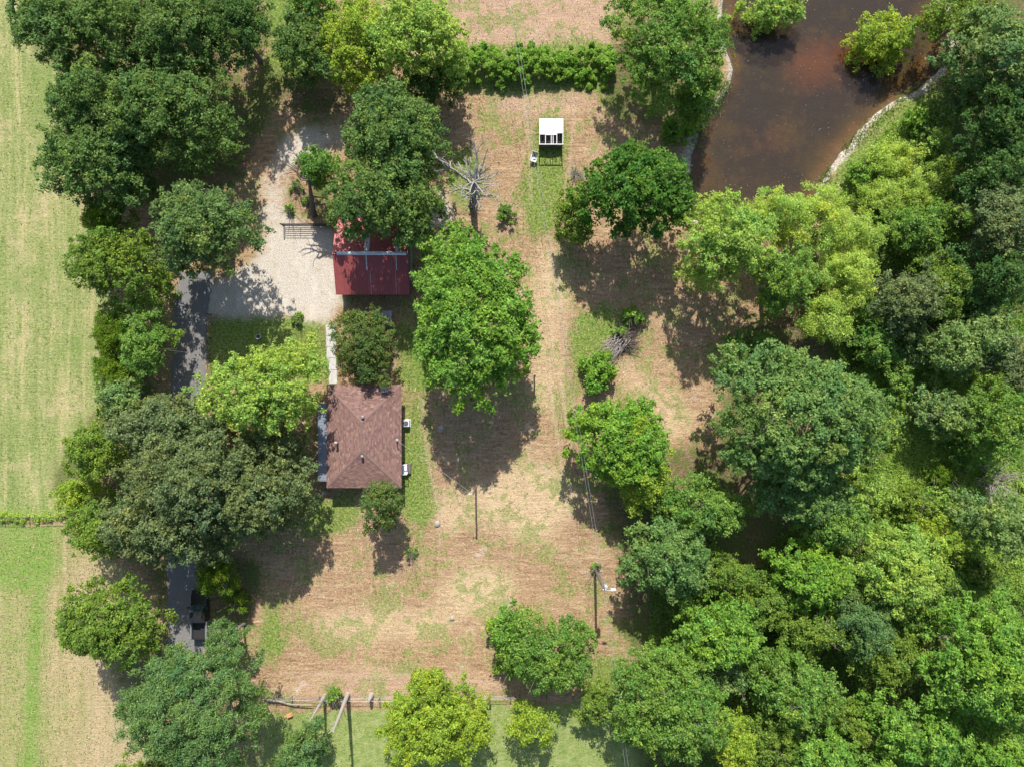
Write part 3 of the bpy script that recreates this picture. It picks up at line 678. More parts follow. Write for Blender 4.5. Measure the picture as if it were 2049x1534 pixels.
for sp_, px, py, rx, ry, h, lb in (
    ('lime', 1735, 985, 52, 44, 3.2, 'pale green thicket at the lower right rim of the gum'),
    ('olive', 1830, 1010, 50, 40, 3.0, 'olive thicket just above the lightest crown of the wood'),
    ('lime', 1905, 1000, 46, 34, 2.8, 'light green thicket below the dark yellow cedar bush'),
    ('brush', 1730, 800, 34, 44, 4.0, 'green thicket wedged against the right flank of the gum'),
    ('lime', 1770, 850, 34, 40, 1.8, 'low light green bramble between gum and pale leaved tree'),
    ('brush', 1940, 900, 44, 36, 3.4, 'green thicket above the bare grey shrub'),
    ('olive', 1860, 520, 42, 34, 4.6, 'olive thicket above the two grey crowns of the right wood'),
    ('brush', 1745, 640, 40, 36, 5.5, 'green understorey tree between willow and grey round tree'),
    ('brush', 1940, 620, 44, 36, 5.0, 'green understorey tree beside the dark tree at the right edge'),
    ('pale', 1840, 690, 42, 36, 5.0, 'greyish understorey tree left of the grey green mid wood tree'),
    ('lime', 1870, 285, 40, 34, 2.4, 'light green thicket on the bank behind the upper willow bush'),
    ('brush', 1510, 1330, 48, 40, 6.0, 'green understorey tree between feathery tree and leafy green tree'),
    ('olive', 1690, 1170, 34, 40, 6.0, 'olive understorey tree between bright maple and lightest crown'),
    ('brush', 1850, 1230, 48, 34, 6.0, 'green understorey tree left of the large right edge tree'),
    ('pecan', 1750, 1520, 60, 40, 8.0, 'leafy tree at the bottom edge between two bright ones'),
    ('brush', 1900, 1180, 44, 30, 4.0, 'green thicket above the large right edge tree'),
    ('olive', 1965, 1150, 46, 26, 2.0, 'low olive bramble in the shade near the right edge'),
    ('brush', 1500, 1240, 40, 44, 6.0, 'green understorey tree right of the leafy green tree'),
    ('olive', 1410, 1110, 34, 30, 4.4, 'olive thicket on the right flank of the deep green round tree')):
    T(sp_, px, py, rx, ry, h, lb, 'understorey_tree' if h > 4.5 else 'thicket', 'tree' if h > 4.5 else 'shrub', WOOD if h > 4.5 else 'thickets in the wood')
# vine hedge over the old fence at the top
def mound(name, polyline, width, hgt, sp, label, seed, dens=1.0, cat='hedge'):
    r = np.random.default_rng(seed); P = SP[sp]
    pts = [WV(*p) for p in polyline]; root = pts[0]
    o = empty(name, tuple(root), label, cat)
    pos = []; nr = []; pv = []
    for a, b in zip(pts[:-1], pts[1:]):
        ln = np.linalg.norm(b-a); n = int(ln*width*P['d']*dens*1.8)
        npf = int(ln*width*3.2)+4
        u = r.random(npf); off = np.clip(r.normal(0, .50, npf), -1.25, 1.25)
        nrm = np.array([-(b-a)[1], (b-a)[0], 0])/ln
        c = a + (b-a)*u[:, None] + nrm*(off*width*.5)[:, None]
        wv = .35 + .6*vnoise(c[:, 0], c[:, 1], 1.6, seed) + .75*vnoise(c[:, 0], c[:, 1], 4.5, seed+9)**1.5
        c[:, 2] = hgt*wv*np.sqrt(np.clip(1-off**2*.9, .03, 1))*r.uniform(.55, 1, npf)
        pr = r.uniform(.28, .55, npf); q = r.normal(0, 1, npf)
        i = r.integers(0, npf, n); e = unit(rsph(r, n) + np.array([0, 0, .6]))
        pos.append(c[i] + e*(pr[i]*r.uniform(.4, 1.05, n))[:, None]); nr.append(unit(e + np.array([0, 0, .4]) + rsph(r, n)*.6)); pv.append(q[i])
    pos = np.concatenate(pos); nr = np.concatenate(nr); pv = np.concatenate(pv); pos[:, 2] = np.maximum(pos[:, 2], .04)
    t = np.clip(.15 + .3*pv + .7*vnoise(pos[:, 0], pos[:, 1], 2.5, seed+5) + r.normal(0, .3, len(pv)), 0, 1)[:, None]
    c = (np.array(P['c'])*(1-t) + np.array(P['c2'])*t)*(1 + r.normal(0, .13, len(pv)))[:, None]
    link('foliage', fast_mesh('foliage', leaf_quads(r, pos-root, nr, P['L'], P['w']*1.2), 3, c), M['leaf'], o)
    mb = MB()
    for a, b in zip(pts[:-1], pts[1:]):
        for k in range(int(np.linalg.norm(b-a)/2)+1):
            q = a + (b-a)*min(1, (k+.3)*2/np.linalg.norm(b-a)); mb.tube([q+(0, 0, -.2), q+(0, 0, hgt*.75)], [.06, .04], 6)
    mb.build('stems', M['bark'], o)['kind'] = 'stuff'
    return o
mound('vine_hedge', [(895, 130), (1000, 136), (1110, 134), (1225, 132)], 4.0, 1.6, 'bright', 'long vine covered hedge across the top, left of the big dense tree', 11, 1.7)
mound('vine_hedge', [(1000, 168), (1020, 166)], 1.6, .9, 'brush', 'small vine clump under the power lines at the hedge foot', 12)
mound('bank_thicket', [(1415, 180), (1385, 240), (1358, 285)], 2.0, 1.1, 'bright', 'low bright thicket running down the left pond bank', 13, cat='thicket')
mound('tall_grass', [(-40, 1034), (60, 1036), (135, 1034)], 1.1, .16, 'willow', 'uncut tall grass under the wire fence of the field', 14, .55, cat='tall grass')

# undergrowth in the wood (vines, brambles): nobody could count it
def undergrowth(name, polys, hmax, sp, label, seed, dens):
    r = np.random.default_rng(seed); P = SP[sp]
    allp = np.array([q for p in polys for q in p]); lo = allp.min(0); hi = allp.max(0)
    A = (hi-lo)[0]*(hi-lo)[1]/PPM**2
    n = int(A*dens*1.8); px = r.uniform(lo[0], hi[0], n); py = r.uniform(lo[1], hi[1], n)
    k = np.zeros(n, bool)
    for p in polys: k |= inpoly(px, py, p)
    px = px[k]; py = py[k]; n = len(px)
    x = (px-1024.5)/PPM; y = (767-py)/PPM
    hh = hmax*(.15 + .85*vnoise(x, y, 2.2, seed)*vnoise(x, y, .8, seed+1)*1.6)
    pos = np.stack([x, y, np.maximum(.05, hh*r.uniform(.5, 1.0, n)**.5 + zone(zg, x, y))], 1)
    nr = unit(rsph(r, n)*.75 + np.array([0, 0, .8]))
    t = np.clip(vnoise(x, y, 3.2, seed+2)*.9 + r.normal(0, .25, n), 0, 1)[:, None]
    c = (np.array(P['c'])*(1-t) + np.array(P['c2'])*t)*(1 + r.normal(0, .15, n))[:, None]
    o = link(name, fast_mesh(name, leaf_quads(r, pos, nr, P['L'], P['w']*1.2), 3, c), M['leaf'])
    return tag(o, label, kind='stuff')
undergrowth('undergrowth', [[(1700, 740), (1790, 700), (1960, 640), (2080, 640), (2080, 1200), (1840, 1200), (1740, 1060), (1690, 960)]], 1.0, 'lime', 'light green vines and brambles on the wood floor', 21, 75)
undergrowth('wood_floor_plants', [[(1640, 660), (1760, 400), (1900, 330), (2080, 180), (2080, 660), (1900, 700), (1700, 760)], [(1560, 1060), (1700, 1000), (2080, 1180), (2080, 1560), (1280, 1560), (1300, 1180), (1480, 1160)]], 1.3, 'brush', 'low green plants under the trees of the wood', 22, 30)
undergrowth('bank_grass', [[(1662, 415), (1680, 380), (1722, 318), (1772, 258), (1860, 198), (1910, 205), (1900, 320), (1760, 420)]], .45, 'lime', 'rough light green grass on the right pond bank', 23, 40)

# grass and straw blades
def blades(name, n, weight, L, Wd, tilt, c1, c2, label, seed, flow=None):
    r = np.random.default_rng(seed)
    x = r.uniform(-62, 62, n); y = r.uniform(-47, 47, n)
    k = r.random(n) < weight(x, y); x = x[k]; y = y[k]; n = len(x)
    a = r.uniform(0, 2*math.pi, n) if flow is None else flow(x, y, r)
    l = L*r.uniform(.6, 1.5, n); w = Wd*r.uniform(.6, 1.5, n); el = r.uniform(*tilt, n)
    z = zone(zg, x, y) + .01
    dx = np.cos(a)*np.cos(el)*l; dy = np.sin(a)*np.cos(el)*l; dz = np.sin(el)*l
    ox = -np.sin(a)*w/2; oy = np.cos(a)*w/2
    co = np.stack([np.stack([x-ox, y-oy, z], 1), np.stack([x+ox, y+oy, z], 1), np.stack([x+dx, y+dy, z+dz], 1)], 1).reshape(-1, 3)
    t = r.random(n)[:, None]; c = (np.array(c1)*(1-t) + np.array(c2)*t)
    return tag(link(name, fast_mesh(name, co, 3, c), M['blade']), label, kind='stuff')
anyx = lambda x, y, *ms: np.clip(sum(zone(m, x, y) for m in ms), 0, 1)
straw_w = lambda x, y: np.clip(1 - 1.4*anyx(x, y, gravel, litter, field, lawn, mp) - .75*zone(green, x, y) - .4*zone(field2, x, y), 0, 1)*(.35 + .65*vnoise(x, y, 2.5, 33))
def flow(x, y, r):
    a = np.where(y < -14, -.28 + .5*np.sin(x*.12), 1.35 + .6*np.sin(y*.2)); return a + r.normal(0, .55, len(x)) + math.pi*(r.random(len(x)) < .5)
blades('dry_grass', 200000, straw_w, .34, .045, (.05, .45), (.32, .215, .125), (.62, .48, .30), 'dry mown straw lying over the meadow', 31, flow)
green_w = lambda x, y: np.clip(1.3*anyx(x, y, green) + .28*anyx(x, y, field) + .45*zone(field2, x, y) + .35*zone(lawn, x, y) + .10 - 1.5*anyx(x, y, gravel, mp, litter), 0, 1)*(.3 + .7*vnoise(x, y, 1.7, 34))
blades('grass', 150000, green_w, .24, .075, (.5, 1.35), (.09, .16, .03), (.30, .34, .11), 'short green grass in field, lawn and yard', 32)

# rough plants along the water line
def fringe(name, pts, n, sp, label, seed, spread, hmax):
    r = np.random.default_rng(seed); P = SP[sp]; pts = np.array(pts, float)
    seg = r.integers(0, len(pts)-1, n); f = r.random(n)[:, None]; q = pts[seg]*(1-f) + pts[seg+1]*f + r.normal(0, spread, (n, 2))
    k = vnoise(q[:, 0], q[:, 1], 22, seed) > .45; q = q[k]; n = len(q)
    x = (q[:, 0]-1024.5)/PPM; y = (767-q[:, 1])/PPM
    pos = np.stack([x, y, np.maximum(zone(zg, x, y), wz) + r.uniform(.05, hmax, n)], 1)
    t = r.random(n)[:, None]; c = (np.array(P['c'])*(1-t) + np.array(P['c2'])*t)*r.uniform(.6, 1.1, (n, 1))
    return tag(link(name, fast_mesh(name, leaf_quads(r, pos, unit(rsph(r, n) + np.array([0, 0, .4])), .34, .10), 3, c), M['leaf']), label, kind='stuff')
fringe('bank_reeds', [(1640, 385), (1660, 345), (1700, 295), (1745, 245), (1795, 202), (1850, 176), (1885, 150)], 1100, 'olive', 'sparse reeds and weeds along the right pond bank', 51, 7, .3)
fringe('shore_weeds', [(1450, 40), (1458, 100), (1462, 150), (1436, 200), (1408, 250), (1390, 310), (1380, 380)], 1500, 'brush', 'weeds along the left pond shore', 52, 7, .35)

# ------------------------------------------------------------------ house
E = 2.35
hx0, hy0, _ = W(654, 770, E); hx1, hy1, _ = W(803, 975, E)          # hy0 is the far (top) edge
house = empty('house', ((hx0+hx1)/2, (hy0+hy1)/2, 0), 'small house with brown shingled hip roof and west porch', 'house')
HO = tuple(house.location)
cxh = (hx0+hx1)/2; run = (hx1-hx0)/2; RZ = E + run*math.tan(math.radians(16))
ry0 = hy0 - run; ry1 = hy1 + run                                     # ridge ends
OV = .42
mb = MB(); t = .15; z0, z1 = 0, E-.02
mb.box((cxh, hy0-OV-t/2, z1/2), (hx1-hx0-2*OV, t, z1)); mb.box((cxh, hy1+OV+t/2, z1/2), (hx1-hx0-2*OV, t, z1))
mb.box((hx0+OV+t/2, (hy0+hy1)/2, z1/2), (t, hy0-hy1-2*OV-2*t, z1)); mb.box((hx1-OV-t/2, (hy0+hy1)/2, z1/2), (t, hy0-hy1-2*OV-2*t, z1))
wall = mb.build('wall', M['siding'], house)
for yy in (hy0-2.4, hy0-5.0, hy1+2.0):
    o = sub('window', MB().box((hx1-OV+.02, yy, 1.45), (.06, .95, 1.05)), M['trim'], house, HO)
    sub('pane', MB().box((hx1-OV+.035, yy, 1.45), (.05, .8, .9)), M['glass'], o, HO)
d = sub('door', MB().box((hx1-OV+.02, hy1+3.5, 1.05), (.06, .95, 2.05)), M['white'], house, HO)
sub('handle', MB().box((hx1-OV+.08, hy1+3.85, 1.0), (.06, .05, .12)), M['greymetal'], d, HO)
# roof deck and fascia
A = (hx0, hy0, E); B = (hx1, hy0, E); C_ = (hx1, hy1, E); D = (hx0, hy1, E); R0 = (cxh, ry0, RZ); R1 = (cxh, ry1, RZ)
mb = MB()
for q in ((A, B, R0), (B, C_, R1, R0), (C_, D, R1), (D, A, R0, R1)): mb.quad(*[q[i] for i in range(len(q))][::-1])
mb.quad((hx0, hy0, E-.14), (hx1, hy0, E-.14), (hx1, hy1, E-.14), (hx0, hy1, E-.14))
for a, b in ((A, B), (B, C_), (C_, D), (D, A)): mb.quad(a, b, (b[0], b[1], b[2]-.14), (a[0], a[1], a[2]-.14))
roof = sub('roof', mb, M['trim'], house, HO)
# shingles: real tabs, one mesh
rs = np.random.default_rng(5); co = []; cols = []
pal = .74*np.array([(.235, .135, .115), (.185, .105, .095), (.30, .18, .14), (.15, .095, .09), (.27, .16, .15), (.36, .235, .18)])
def slope(e0, e1, r0, r1):
    e0, e1, r0, r1 = [np.array(v, float) for v in (e0, e1, r0, r1)]
    ln = np.linalg.norm((r0+r1)/2-(e0+e1)/2); rows = int(ln/.155); n = np.cross(e1-e0, (r0+r1)/2-e0); n /= np.linalg.norm(n); n *= np.sign(n[2])
    for k in range(rows):
        f0 = k/rows - .004; f1 = min((k+1.18)/rows, 1)
        a0 = e0+(r0-e0)*f0; b0 = e1+(r1-e1)*f0; a1 = e0+(r0-e0)*f1; b1 = e1+(r1-e1)*f1
        wd = np.linalg.norm(b0-a0); m = max(1, int(wd/.34)); off = rs.random()*.5
        cuts = np.clip((np.arange(m+2)-off)/max(m, 1), 0, 1)
        for i in range(m+1):
            u0, u1 = cuts[i], cuts[i+1]
            if u1-u0 < 1e-3: continue
            u1 = u1 - .012/max(wd, .5)
            lift = n*(.022 + .012*rs.random()); base = n*.006
            p = [a0+(b0-a0)*u0, a0+(b0-a0)*u1, a1+(b1-a1)*u1, a1+(b1-a1)*u0]
            co.extend([p[0]+lift, p[1]+lift, p[2]+base, p[3]+base]); co.extend([p[0]-n*.004, p[1]-n*.004, p[1]+lift, p[0]+lift])
            c = (pal[rs.choice(6, p=[.32, .22, .16, .12, .12, .06])]*.7 + pal.mean(0)*.3)*rs.uniform(.88, 1.12); cols.extend([c, c*.9])
slope(A, B, R0, R0); slope(B, C_, R0, R1); slope(C_, D, R1, R1); slope(D, A, R1, R0)
sh = link('shingles', fast_mesh('shingles', np.array(co)-np.array(HO), 4, np.array(cols)), M['shingle'], roof); sh['kind'] = 'stuff'
M['cap'] = simple('ridge_cap_shingle', (.20, .125, .11), .85, var=.25, scale=4)
for a, b in ((R0, R1), (A, R0), (B, R0), (C_, R1), (D, R1)):
    a = np.array(a); b = np.array(b); dv = (b-a); ln = np.linalg.norm(dv); s = np.cross(dv/ln, (0, 0, 1)); s /= np.linalg.norm(s); mb = MB()
    m = int(ln/.3)
    for i in range(m):
        p = a+dv*i/m; q = a+dv*(i+1.15)/m if i < m-1 else b
        l1 = np.array((0, 0, .045)); l0 = np.array((0, 0, .03)); dn = np.array((0, 0, -.035))
        mb.quad(p-s*.14+dn+l1, p+l1, q+l0, q-s*.14+dn+l0); mb.quad(p+l1, p+s*.14+dn+l1, q+s*.14+dn+l0, q+l0)
    sub('ridge_cap', mb, M['cap'], roof, HO)
def vent(px, py, z, hgt, r, mat=None):
    x, y, _ = W(px, py, z+hgt); mb = MB()
    mb.tube([(x, y, z-.25), (x, y, z+hgt*.6)], r*.62, 12); mb.tube([(x, y, z+hgt*.55), (x, y, z+hgt*.7), (x, y, z+hgt*.92), (x, y, z+hgt)], [r*.8, r, r*.85, r*.3], 12)
    return sub('roof_vent', mb, mat or M['greymetal'], house, HO)
vent(725, 834, RZ-.15, .38, .2); vent(724, 913, RZ-.15, .45, .17)
x, y, _ = W(671, 886, 3.7)
o = sub('flue_pipe', MB().tube([(x, y, 2.5), (x, y, 3.55)], .11, 10).tube([(x, y, 3.55), (x, y, 3.6), (x, y, 3.72)], [.17, .19, .06], 10), M['trim'], house, HO)
# service mast
x, y, _ = W(793, 880, 3.2); MAST = np.array((x, y, 3.35))
mb = MB().tube([(x, y, 2.3), (x, y, 3.3), (x+.08, y-.05, 3.45), (x+.18, y-.1, 3.38)], [.045, .045, .06, .04], 8); mb.box((x, y, 2.72), (.25, .25, .04))
sub('service_mast', mb, M['galv'], house, HO)
# porch roof on the west side
px0, py0, _ = W(636, 806, 2.15); px1, py1, _ = W(640, 962, 2.15)
pr0 = px0; pr1 = hx0 + .12
mb = MB(); mb.hull8([(pr0, py1, 2.06), (pr1, py1, 2.2), (pr1, py0, 2.2), (pr0, py0, 2.06), (pr0, py1, 2.10), (pr1, py1, 2.24), (pr1, py0, 2.24), (pr0, py0, 2.10)])
porch = sub('porch_roof', mb, M['bluemetal'], house, HO)
nrib = int((py0-py1)/.3)
ribm = MB().hull8([(pr0, -.025, 2.095), (pr1, -.025, 2.235), (pr1, .025, 2.235), (pr0, .025, 2.095), (pr0, -.012, 2.128), (pr1, -.012, 2.268), (pr1, .012, 2.268), (pr0, .012, 2.128)]).mesh('rib', (HO[0], HO[1], HO[2]))
for k in range(nrib):
    o = link('rib', ribm, M['bluemetal'], porch); o.location = (0, py1+.15+k*.3, 0)
for k in range(4):
    yy = py1+.15+(py0-py1-.3)*k/3; sub('porch_post', MB().box((pr0+.18, yy, 1.03), (.11, .11, 2.06)), M['white'], house, HO)
sub('porch_floor', MB().box(((pr0+hx0+OV)/2, (py0+py1)/2, .12), (hx0+OV-pr0-.05, py0-py1, .24)), M['concrete'], house, HO)
x, y, _ = W(637.5, 957, 2.1)
sub('downspout', MB().tube([(x, y, .05), (x, y, 2.12)], .06, 8).tube([(x, y, 2.1), (x, y, 2.18)], [.1, .12], 10, False), M['galv'], house, HO)
# back steps with white rail
x, y, _ = W(809, 938, .8)
sx = x-.02
st = sub('back_steps', MB().box((sx, y, .35), (.8, 1.1, .7)).box((sx+.55, y, .2), (.3, 1.1, .4)), M['oldwood'], house, HO)
for k in range(4): sub('board', MB().box((sx-.3+k*.2, y, .72), (.17, 1.16, .04)), M['white'], st, HO)
mb = MB()
for yy in (y-.55, y+.55):
    mb.box((sx, yy, 1.45), (.8, .06, .06))
    for xx in (sx-.35, sx+.35): mb.box((xx, yy, 1.05), (.07, .07, .75))
sub('railing', mb, M['white'], st, HO)
# satellite dish on the roof
x, y, _ = W(768, 778, 3.05); dish = empty('satellite_dish', (x, y, 2.75), 'grey satellite dish on the top edge of the house roof', 'satellite dish')
mb = MB(); ax = np.array((.25, -.35, .75)); ax /= np.linalg.norm(ax); u = np.cross(ax, (0, 0, 1)); u /= np.linalg.norm(u); v = np.cross(ax, u); c0 = np.array((x, y, 3.05))
rings = []
for rr, dd in ((.02, 0), (.15, .012), (.27, .04), (.36, .075)):
    rings.append([c0+ax*dd+rr*(math.cos(k*math.pi/10)*u+math.sin(k*math.pi/10)*v*1.15) for k in range(20)])
for r0, r1 in zip(rings[:-1], rings[1:]):
    for k in range(20): mb.quad(r0[k], r0[(k+1) % 20], r1[(k+1) % 20], r1[k])
mb.build('dish', M['greymetal'], dish)
MB().tube([c0-ax*.02, c0-(0, 0, .2), (x, y+.05, 2.42)], .03, 6).build('mount', M['darkmetal'], dish)
MB().tube([c0-v*.36, c0+ax*.5], .015, 5).tube([c0+ax*.46, c0+ax*.56], .05, 8).build('receiver_arm', M['darkmetal'], dish)
# air conditioner
x, y, _ = W(812, 846.5, .75); ac = empty('air_conditioner', (x, y, 0), 'white square air conditioner unit beside the house wall', 'air conditioner')
MB().box((x, y, .05), (.95, .95, .1)).build('pad', M['concrete'], ac); MB().box((x, y, .42), (.74, .74, .64)).build('cabinet', M['white'], ac)
mb = MB(); mb.tube([(x, y, .741), (x, y, .765)], [.29, .29], 18); fan = mb.build('fan_opening', M['darkmetal'], ac)
mb = MB()
for k in range(5):
    a = k*1.2566; mb.hull8([(x+.04*math.cos(a), y+.04*math.sin(a), .768), (x+.26*math.cos(a-.25), y+.26*math.sin(a-.25), .768), (x+.26*math.cos(a+.25), y+.26*math.sin(a+.25), .772), (x+.05*math.cos(a+.6), y+.05*math.sin(a+.6), .772),
                                     (x+.04*math.cos(a), y+.04*math.sin(a), .772), (x+.26*math.cos(a-.25), y+.26*math.sin(a-.25), .772), (x+.26*math.cos(a+.25), y+.26*math.sin(a+.25), .778), (x+.05*math.cos(a+.6), y+.05*math.sin(a+.6), .778)])
sub('fan_blades', mb, M['greymetal'], fan, tuple(ac.location))
mb = MB()
for k in range(7): mb.box((x, y-.27+k*.09, .79), (.62, .012, .012))
mb.build('grille', M['greymetal'], ac)

# ------------------------------------------------------------------ barn
BX0, BX1 = -19.85, -11.55; RY, RH = 14.37, 4.5; SY, SZ = 9.98, 3.0; NY, NZ = 19.6, 2.55
barn = empty('barn', ((BX0+BX1)/2, 14.5, 0), 'barn with red metal gable roof half under the oak', 'barn'); BO = tuple(barn.location)
wx0, wx1, wy0, wy1 = BX0+.35, BX1-.3, SY+.35, NY-.3
mb = MB()
def planks(mb, p0, p1, z, step=.22):
    ln = math.hypot(p1[0]-p0[0], p1[1]-p0[1]); n = int(ln/step); a = math.atan2(p1[1]-p0[1], p1[0]-p0[0]); rr = random.Random(3)
    for k in range(n):
        f = (k+.5)/n; zz = z if not callable(z) else z(p0[0]+(p1[0]-p0[0])*f, p0[1]+(p1[1]-p0[1])*f)
        mb.box((p0[0]+(p1[0]-p0[0])*f, p0[1]+(p1[1]-p0[1])*f, zz/2), (ln/n-.012, .03+.012*rr.random(), zz), a)
zr = lambda x, y: (SZ + (y-SY)/(RY-SY)*(RH-SZ) if y < RY else NZ + (NY-y)/(NY-RY)*(RH-NZ)) - .08
planks(mb, (wx0, wy0), (wx1, wy0), 2.95); planks(mb, (wx0, wy1), (wx1, wy1), 2.5)
planks(mb, (wx0, wy0), (wx0, wy1), zr); planks(mb, (wx1, wy0), (wx1, wy1), zr)
mb.build('plank_wall', M['oldwood'], barn)['kind'] = 'stuff'
db = sub('barn_door', MB().box((wx0-.04, 13.2, 1.25), (.06, 2.6, 2.5)), M['oldwood'], barn, BO)
sub('door_brace', MB().box((wx0-.09, 13.2, .6), (.04, 2.5, .14)).box((wx0-.09, 13.2, 1.9), (.04, 2.5, .14)), M['oldwood'], db, BO)
# roof panels: each sheet its own piece, ribbed
def panel_mesh(w, ln):
    v = []; f = []; prof = []
    ribs = 5; s = w/ribs
    for k in range(ribs):
        x = -w/2+k*s; prof += [(x, 0), (x+s*.36, 0), (x+s*.44, .028), (x+s*.56, .028), (x+s*.64, 0)]
    prof.append((w/2, 0))
    for y in (0, ln):
        for x, z in prof: v.append((x, y, z))
    n = len(prof)
    for i in range(n-1): f.append((i, i+1, i+1+n, i+n))
    me = bpy.data.meshes.new('roof_panel'); me.from_pydata(v, [], f); me.materials.append(M['redroof']); me.update(); return me
def lay(y0, z0, y1, z1, nx_, rows, flip):
    w = (BX1-BX0)/nx_; L_ = math.hypot(y1-y0, z1-z0); sl = math.atan2(z1-z0, abs(y1-y0)); me = panel_mesh(w*1.02, L_/rows*1.04); rr = random.Random(int(y0*10))
    for i in range(nx_):
        for k in range(rows):
            o = link('roof_panel', me, None, barn); f = k/rows
            o.location = (BX0+w*(i+.5)-BO[0], y0+(y1-y0)*f-BO[1], z0+(z1-z0)*f+.012*k+.006*(i % 2)+.004*rr.random()-BO[2])
            o.rotation_euler = (sl, 0, 0) if not flip else (sl, 0, math.pi)
lay(SY, SZ, RY, RH, 9, 2, False); lay(NY, NZ, RY, RH, 9, 2, True)
cx0 = W(674, 507, RH)[0]; cx1 = W(813, 507, RH)[0]
mb = MB(); mb.hull8([(cx0, RY-.2, RH-.02), (cx1, RY-.2, RH-.02), (cx1, RY+.2, RH-.02), (cx0, RY+.2, RH-.02), (cx0, RY-.05, RH+.09), (cx1, RY-.05, RH+.09), (cx1, RY+.05, RH+.09), (cx0, RY+.05, RH+.09)])
sub('ridge_cap', mb, M['galv'], barn, BO)
def strip(px, w, y0, y1):
    zf = lambda y: zr(0, y)+.08+.045; x = W(px, 500, 4.8)[0]
    mb = MB().hull8([(x-w/2, y0, zf(y0)), (x+w/2, y0, zf(y0)), (x+w/2, y1, zf(y1)), (x-w/2, y1, zf(y1)), (x-w/2, y0, zf(y0)+.01), (x+w/2, y0, zf(y0)+.01), (x+w/2, y1, zf(y1)+.01), (x-w/2, y1, zf(y1)+.01)])
    sub('sealant_strip', mb, M['sealant'], barn, BO)
strip(732, .55, RY+.21, RY+2.3); strip(793, .34, RY+.21, RY+3.2); strip(731, .13, RY-1.75, RY-.21); strip(791, .11, RY-1.75, RY-.21)
strip(737, .035, SY+.05, RY-1.8); strip(788, .035, SY+.05, RY-1.8)
# lean-to on the east side
x0, y0, _ = W(813, 500, 2.7); x1, y1, _ = W(825, 563, 2.7)
lt = sub('lean_to_roof', MB().hull8([(BX1+.05, y1, 2.72), (x1, y1, 2.5), (x1, y0+1.0, 2.5), (BX1+.05, y0+1.0, 2.72), (BX1+.05, y1, 2.76), (x1, y1, 2.54), (x1, y0+1.0, 2.54), (BX1+.05, y0+1.0, 2.76)]), M['greengrey'], barn, BO)
for k in range(3): sub('lean_to_post', MB().box((x1-.08, y1+.15+k*(y0+1-y1-.3)/2, 1.25), (.1, .1, 2.5)), M['oldwood'], barn, BO)

# work table below the barn
x, y, _ = W(773, 637, .85); tb = empty('work_table', (x, y, 0), 'grey metal topped table standing below the barn', 'table')
MB().box((x, y, .82), (1.05, 1.75, .05)).build('table_top', M['bluemetal'], tb)
for sx_ in (-1, 1):
    MB().box((x+sx_*.54, y, .835), (.05, 1.78, .06)).build('edge_rail', M['galv'], tb)
    for sy_ in (-1, 1): MB().box((x+sx_*.45, y+sy_*.78, .4), (.07, .07, .8)).build('leg', M['galv'], tb)

# low green roofed pen beside the pecan
x0, y0, _ = W(887, 460, 1.1); x1, y1, _ = W(940, 510, 1.1)
pen = empty('green_roofed_pen', ((x0+x1)/2, (y0+y1)/2, 0), 'low pen with green metal roof at the top of the pecan', 'pen')
nP = 4; w = (x1-x0)/nP
for k in range(nP): MB().hull8([(x0+k*w+.006, y1, .95), (x0+(k+1)*w-.006, y1, .95), (x0+(k+1)*w-.006, y0, 1.15), (x0+k*w+.006, y0, 1.15), (x0+k*w+.006, y1, .98), (x0+(k+1)*w-.006, y1, .98), (x0+(k+1)*w-.006, y0, 1.18), (x0+k*w+.006, y0, 1.18)]).build('roof_panel', M['greenroof'], pen)
for xx in (x0+.1, x1-.1):
    for yy in (y0-.1, y1+.1): MB().box((xx, yy, .47), (.09, .09, .94)).build('post', M['oldwood'], pen)
MB().box((x0-.03, (y0+y1)/2, 1.02), (.05, y0-y1, .1)).build('edge_board', simple('straw_yellow_board', (.5, .4, .2), .8), pen)

# ------------------------------------------------------------------ little shed with white roof
x0, y0, _ = W(1079, 238, 1.95); x1, y1, _ = W(1127, 288, 1.75)
shed = empty('shed', ((x0+x1)/2, (y0+y1)/2, 0), 'little shed with white sheet roof and open rafters', 'shed'); SO = tuple(shed.location)
zS = lambda y: 1.72 + (y-y1)/(y0-y1)*.25
mb = MB(); planks(mb, (x0+.12, y1+.12), (x1-.12, y1+.12), 1.0, .18); planks(mb, (x0+.12, y0-.12), (x1-.12, y0-.12), 1.85, .18)
planks(mb, (x0+.12, y1+.12), (x0+.12, y0-.12), 1.6, .18); planks(mb, (x1-.12, y1+.12), (x1-.12, y0-.12), 1.6, .18)
mb.build('plank_wall', M['oldwood'], shed)['kind'] = 'stuff'
MB().box(((x0+x1)/2, (y0+y1)/2, .08), (x1-x0-.3, y0-y1-.3, .12)).build('floor', M['oldwood'], shed)
mb = MB()
def sheet(xa, xb, yb):
    a, b = zS(yb)+.05, zS(y0)+.05
    MB().hull8([(xa, yb, a), (xb, yb, a), (xb, y0, b), (xa, y0, b), (xa, yb, a+.015), (xb, yb, a+.015), (xb, y0, b+.015), (xa, y0, b+.015)]).build('roof_sheet', M['white'], shed)
wsh = (x1-x0)
ye = W(0, 271, 1.8)[1]; ye2 = W(0, 267.5, 1.8)[1]
for k, yy in enumerate((ye+.06, ye, ye+.02, ye2)): sheet(x0+wsh*k/4+.005, x0+wsh*(k+1)/4-.005, yy)
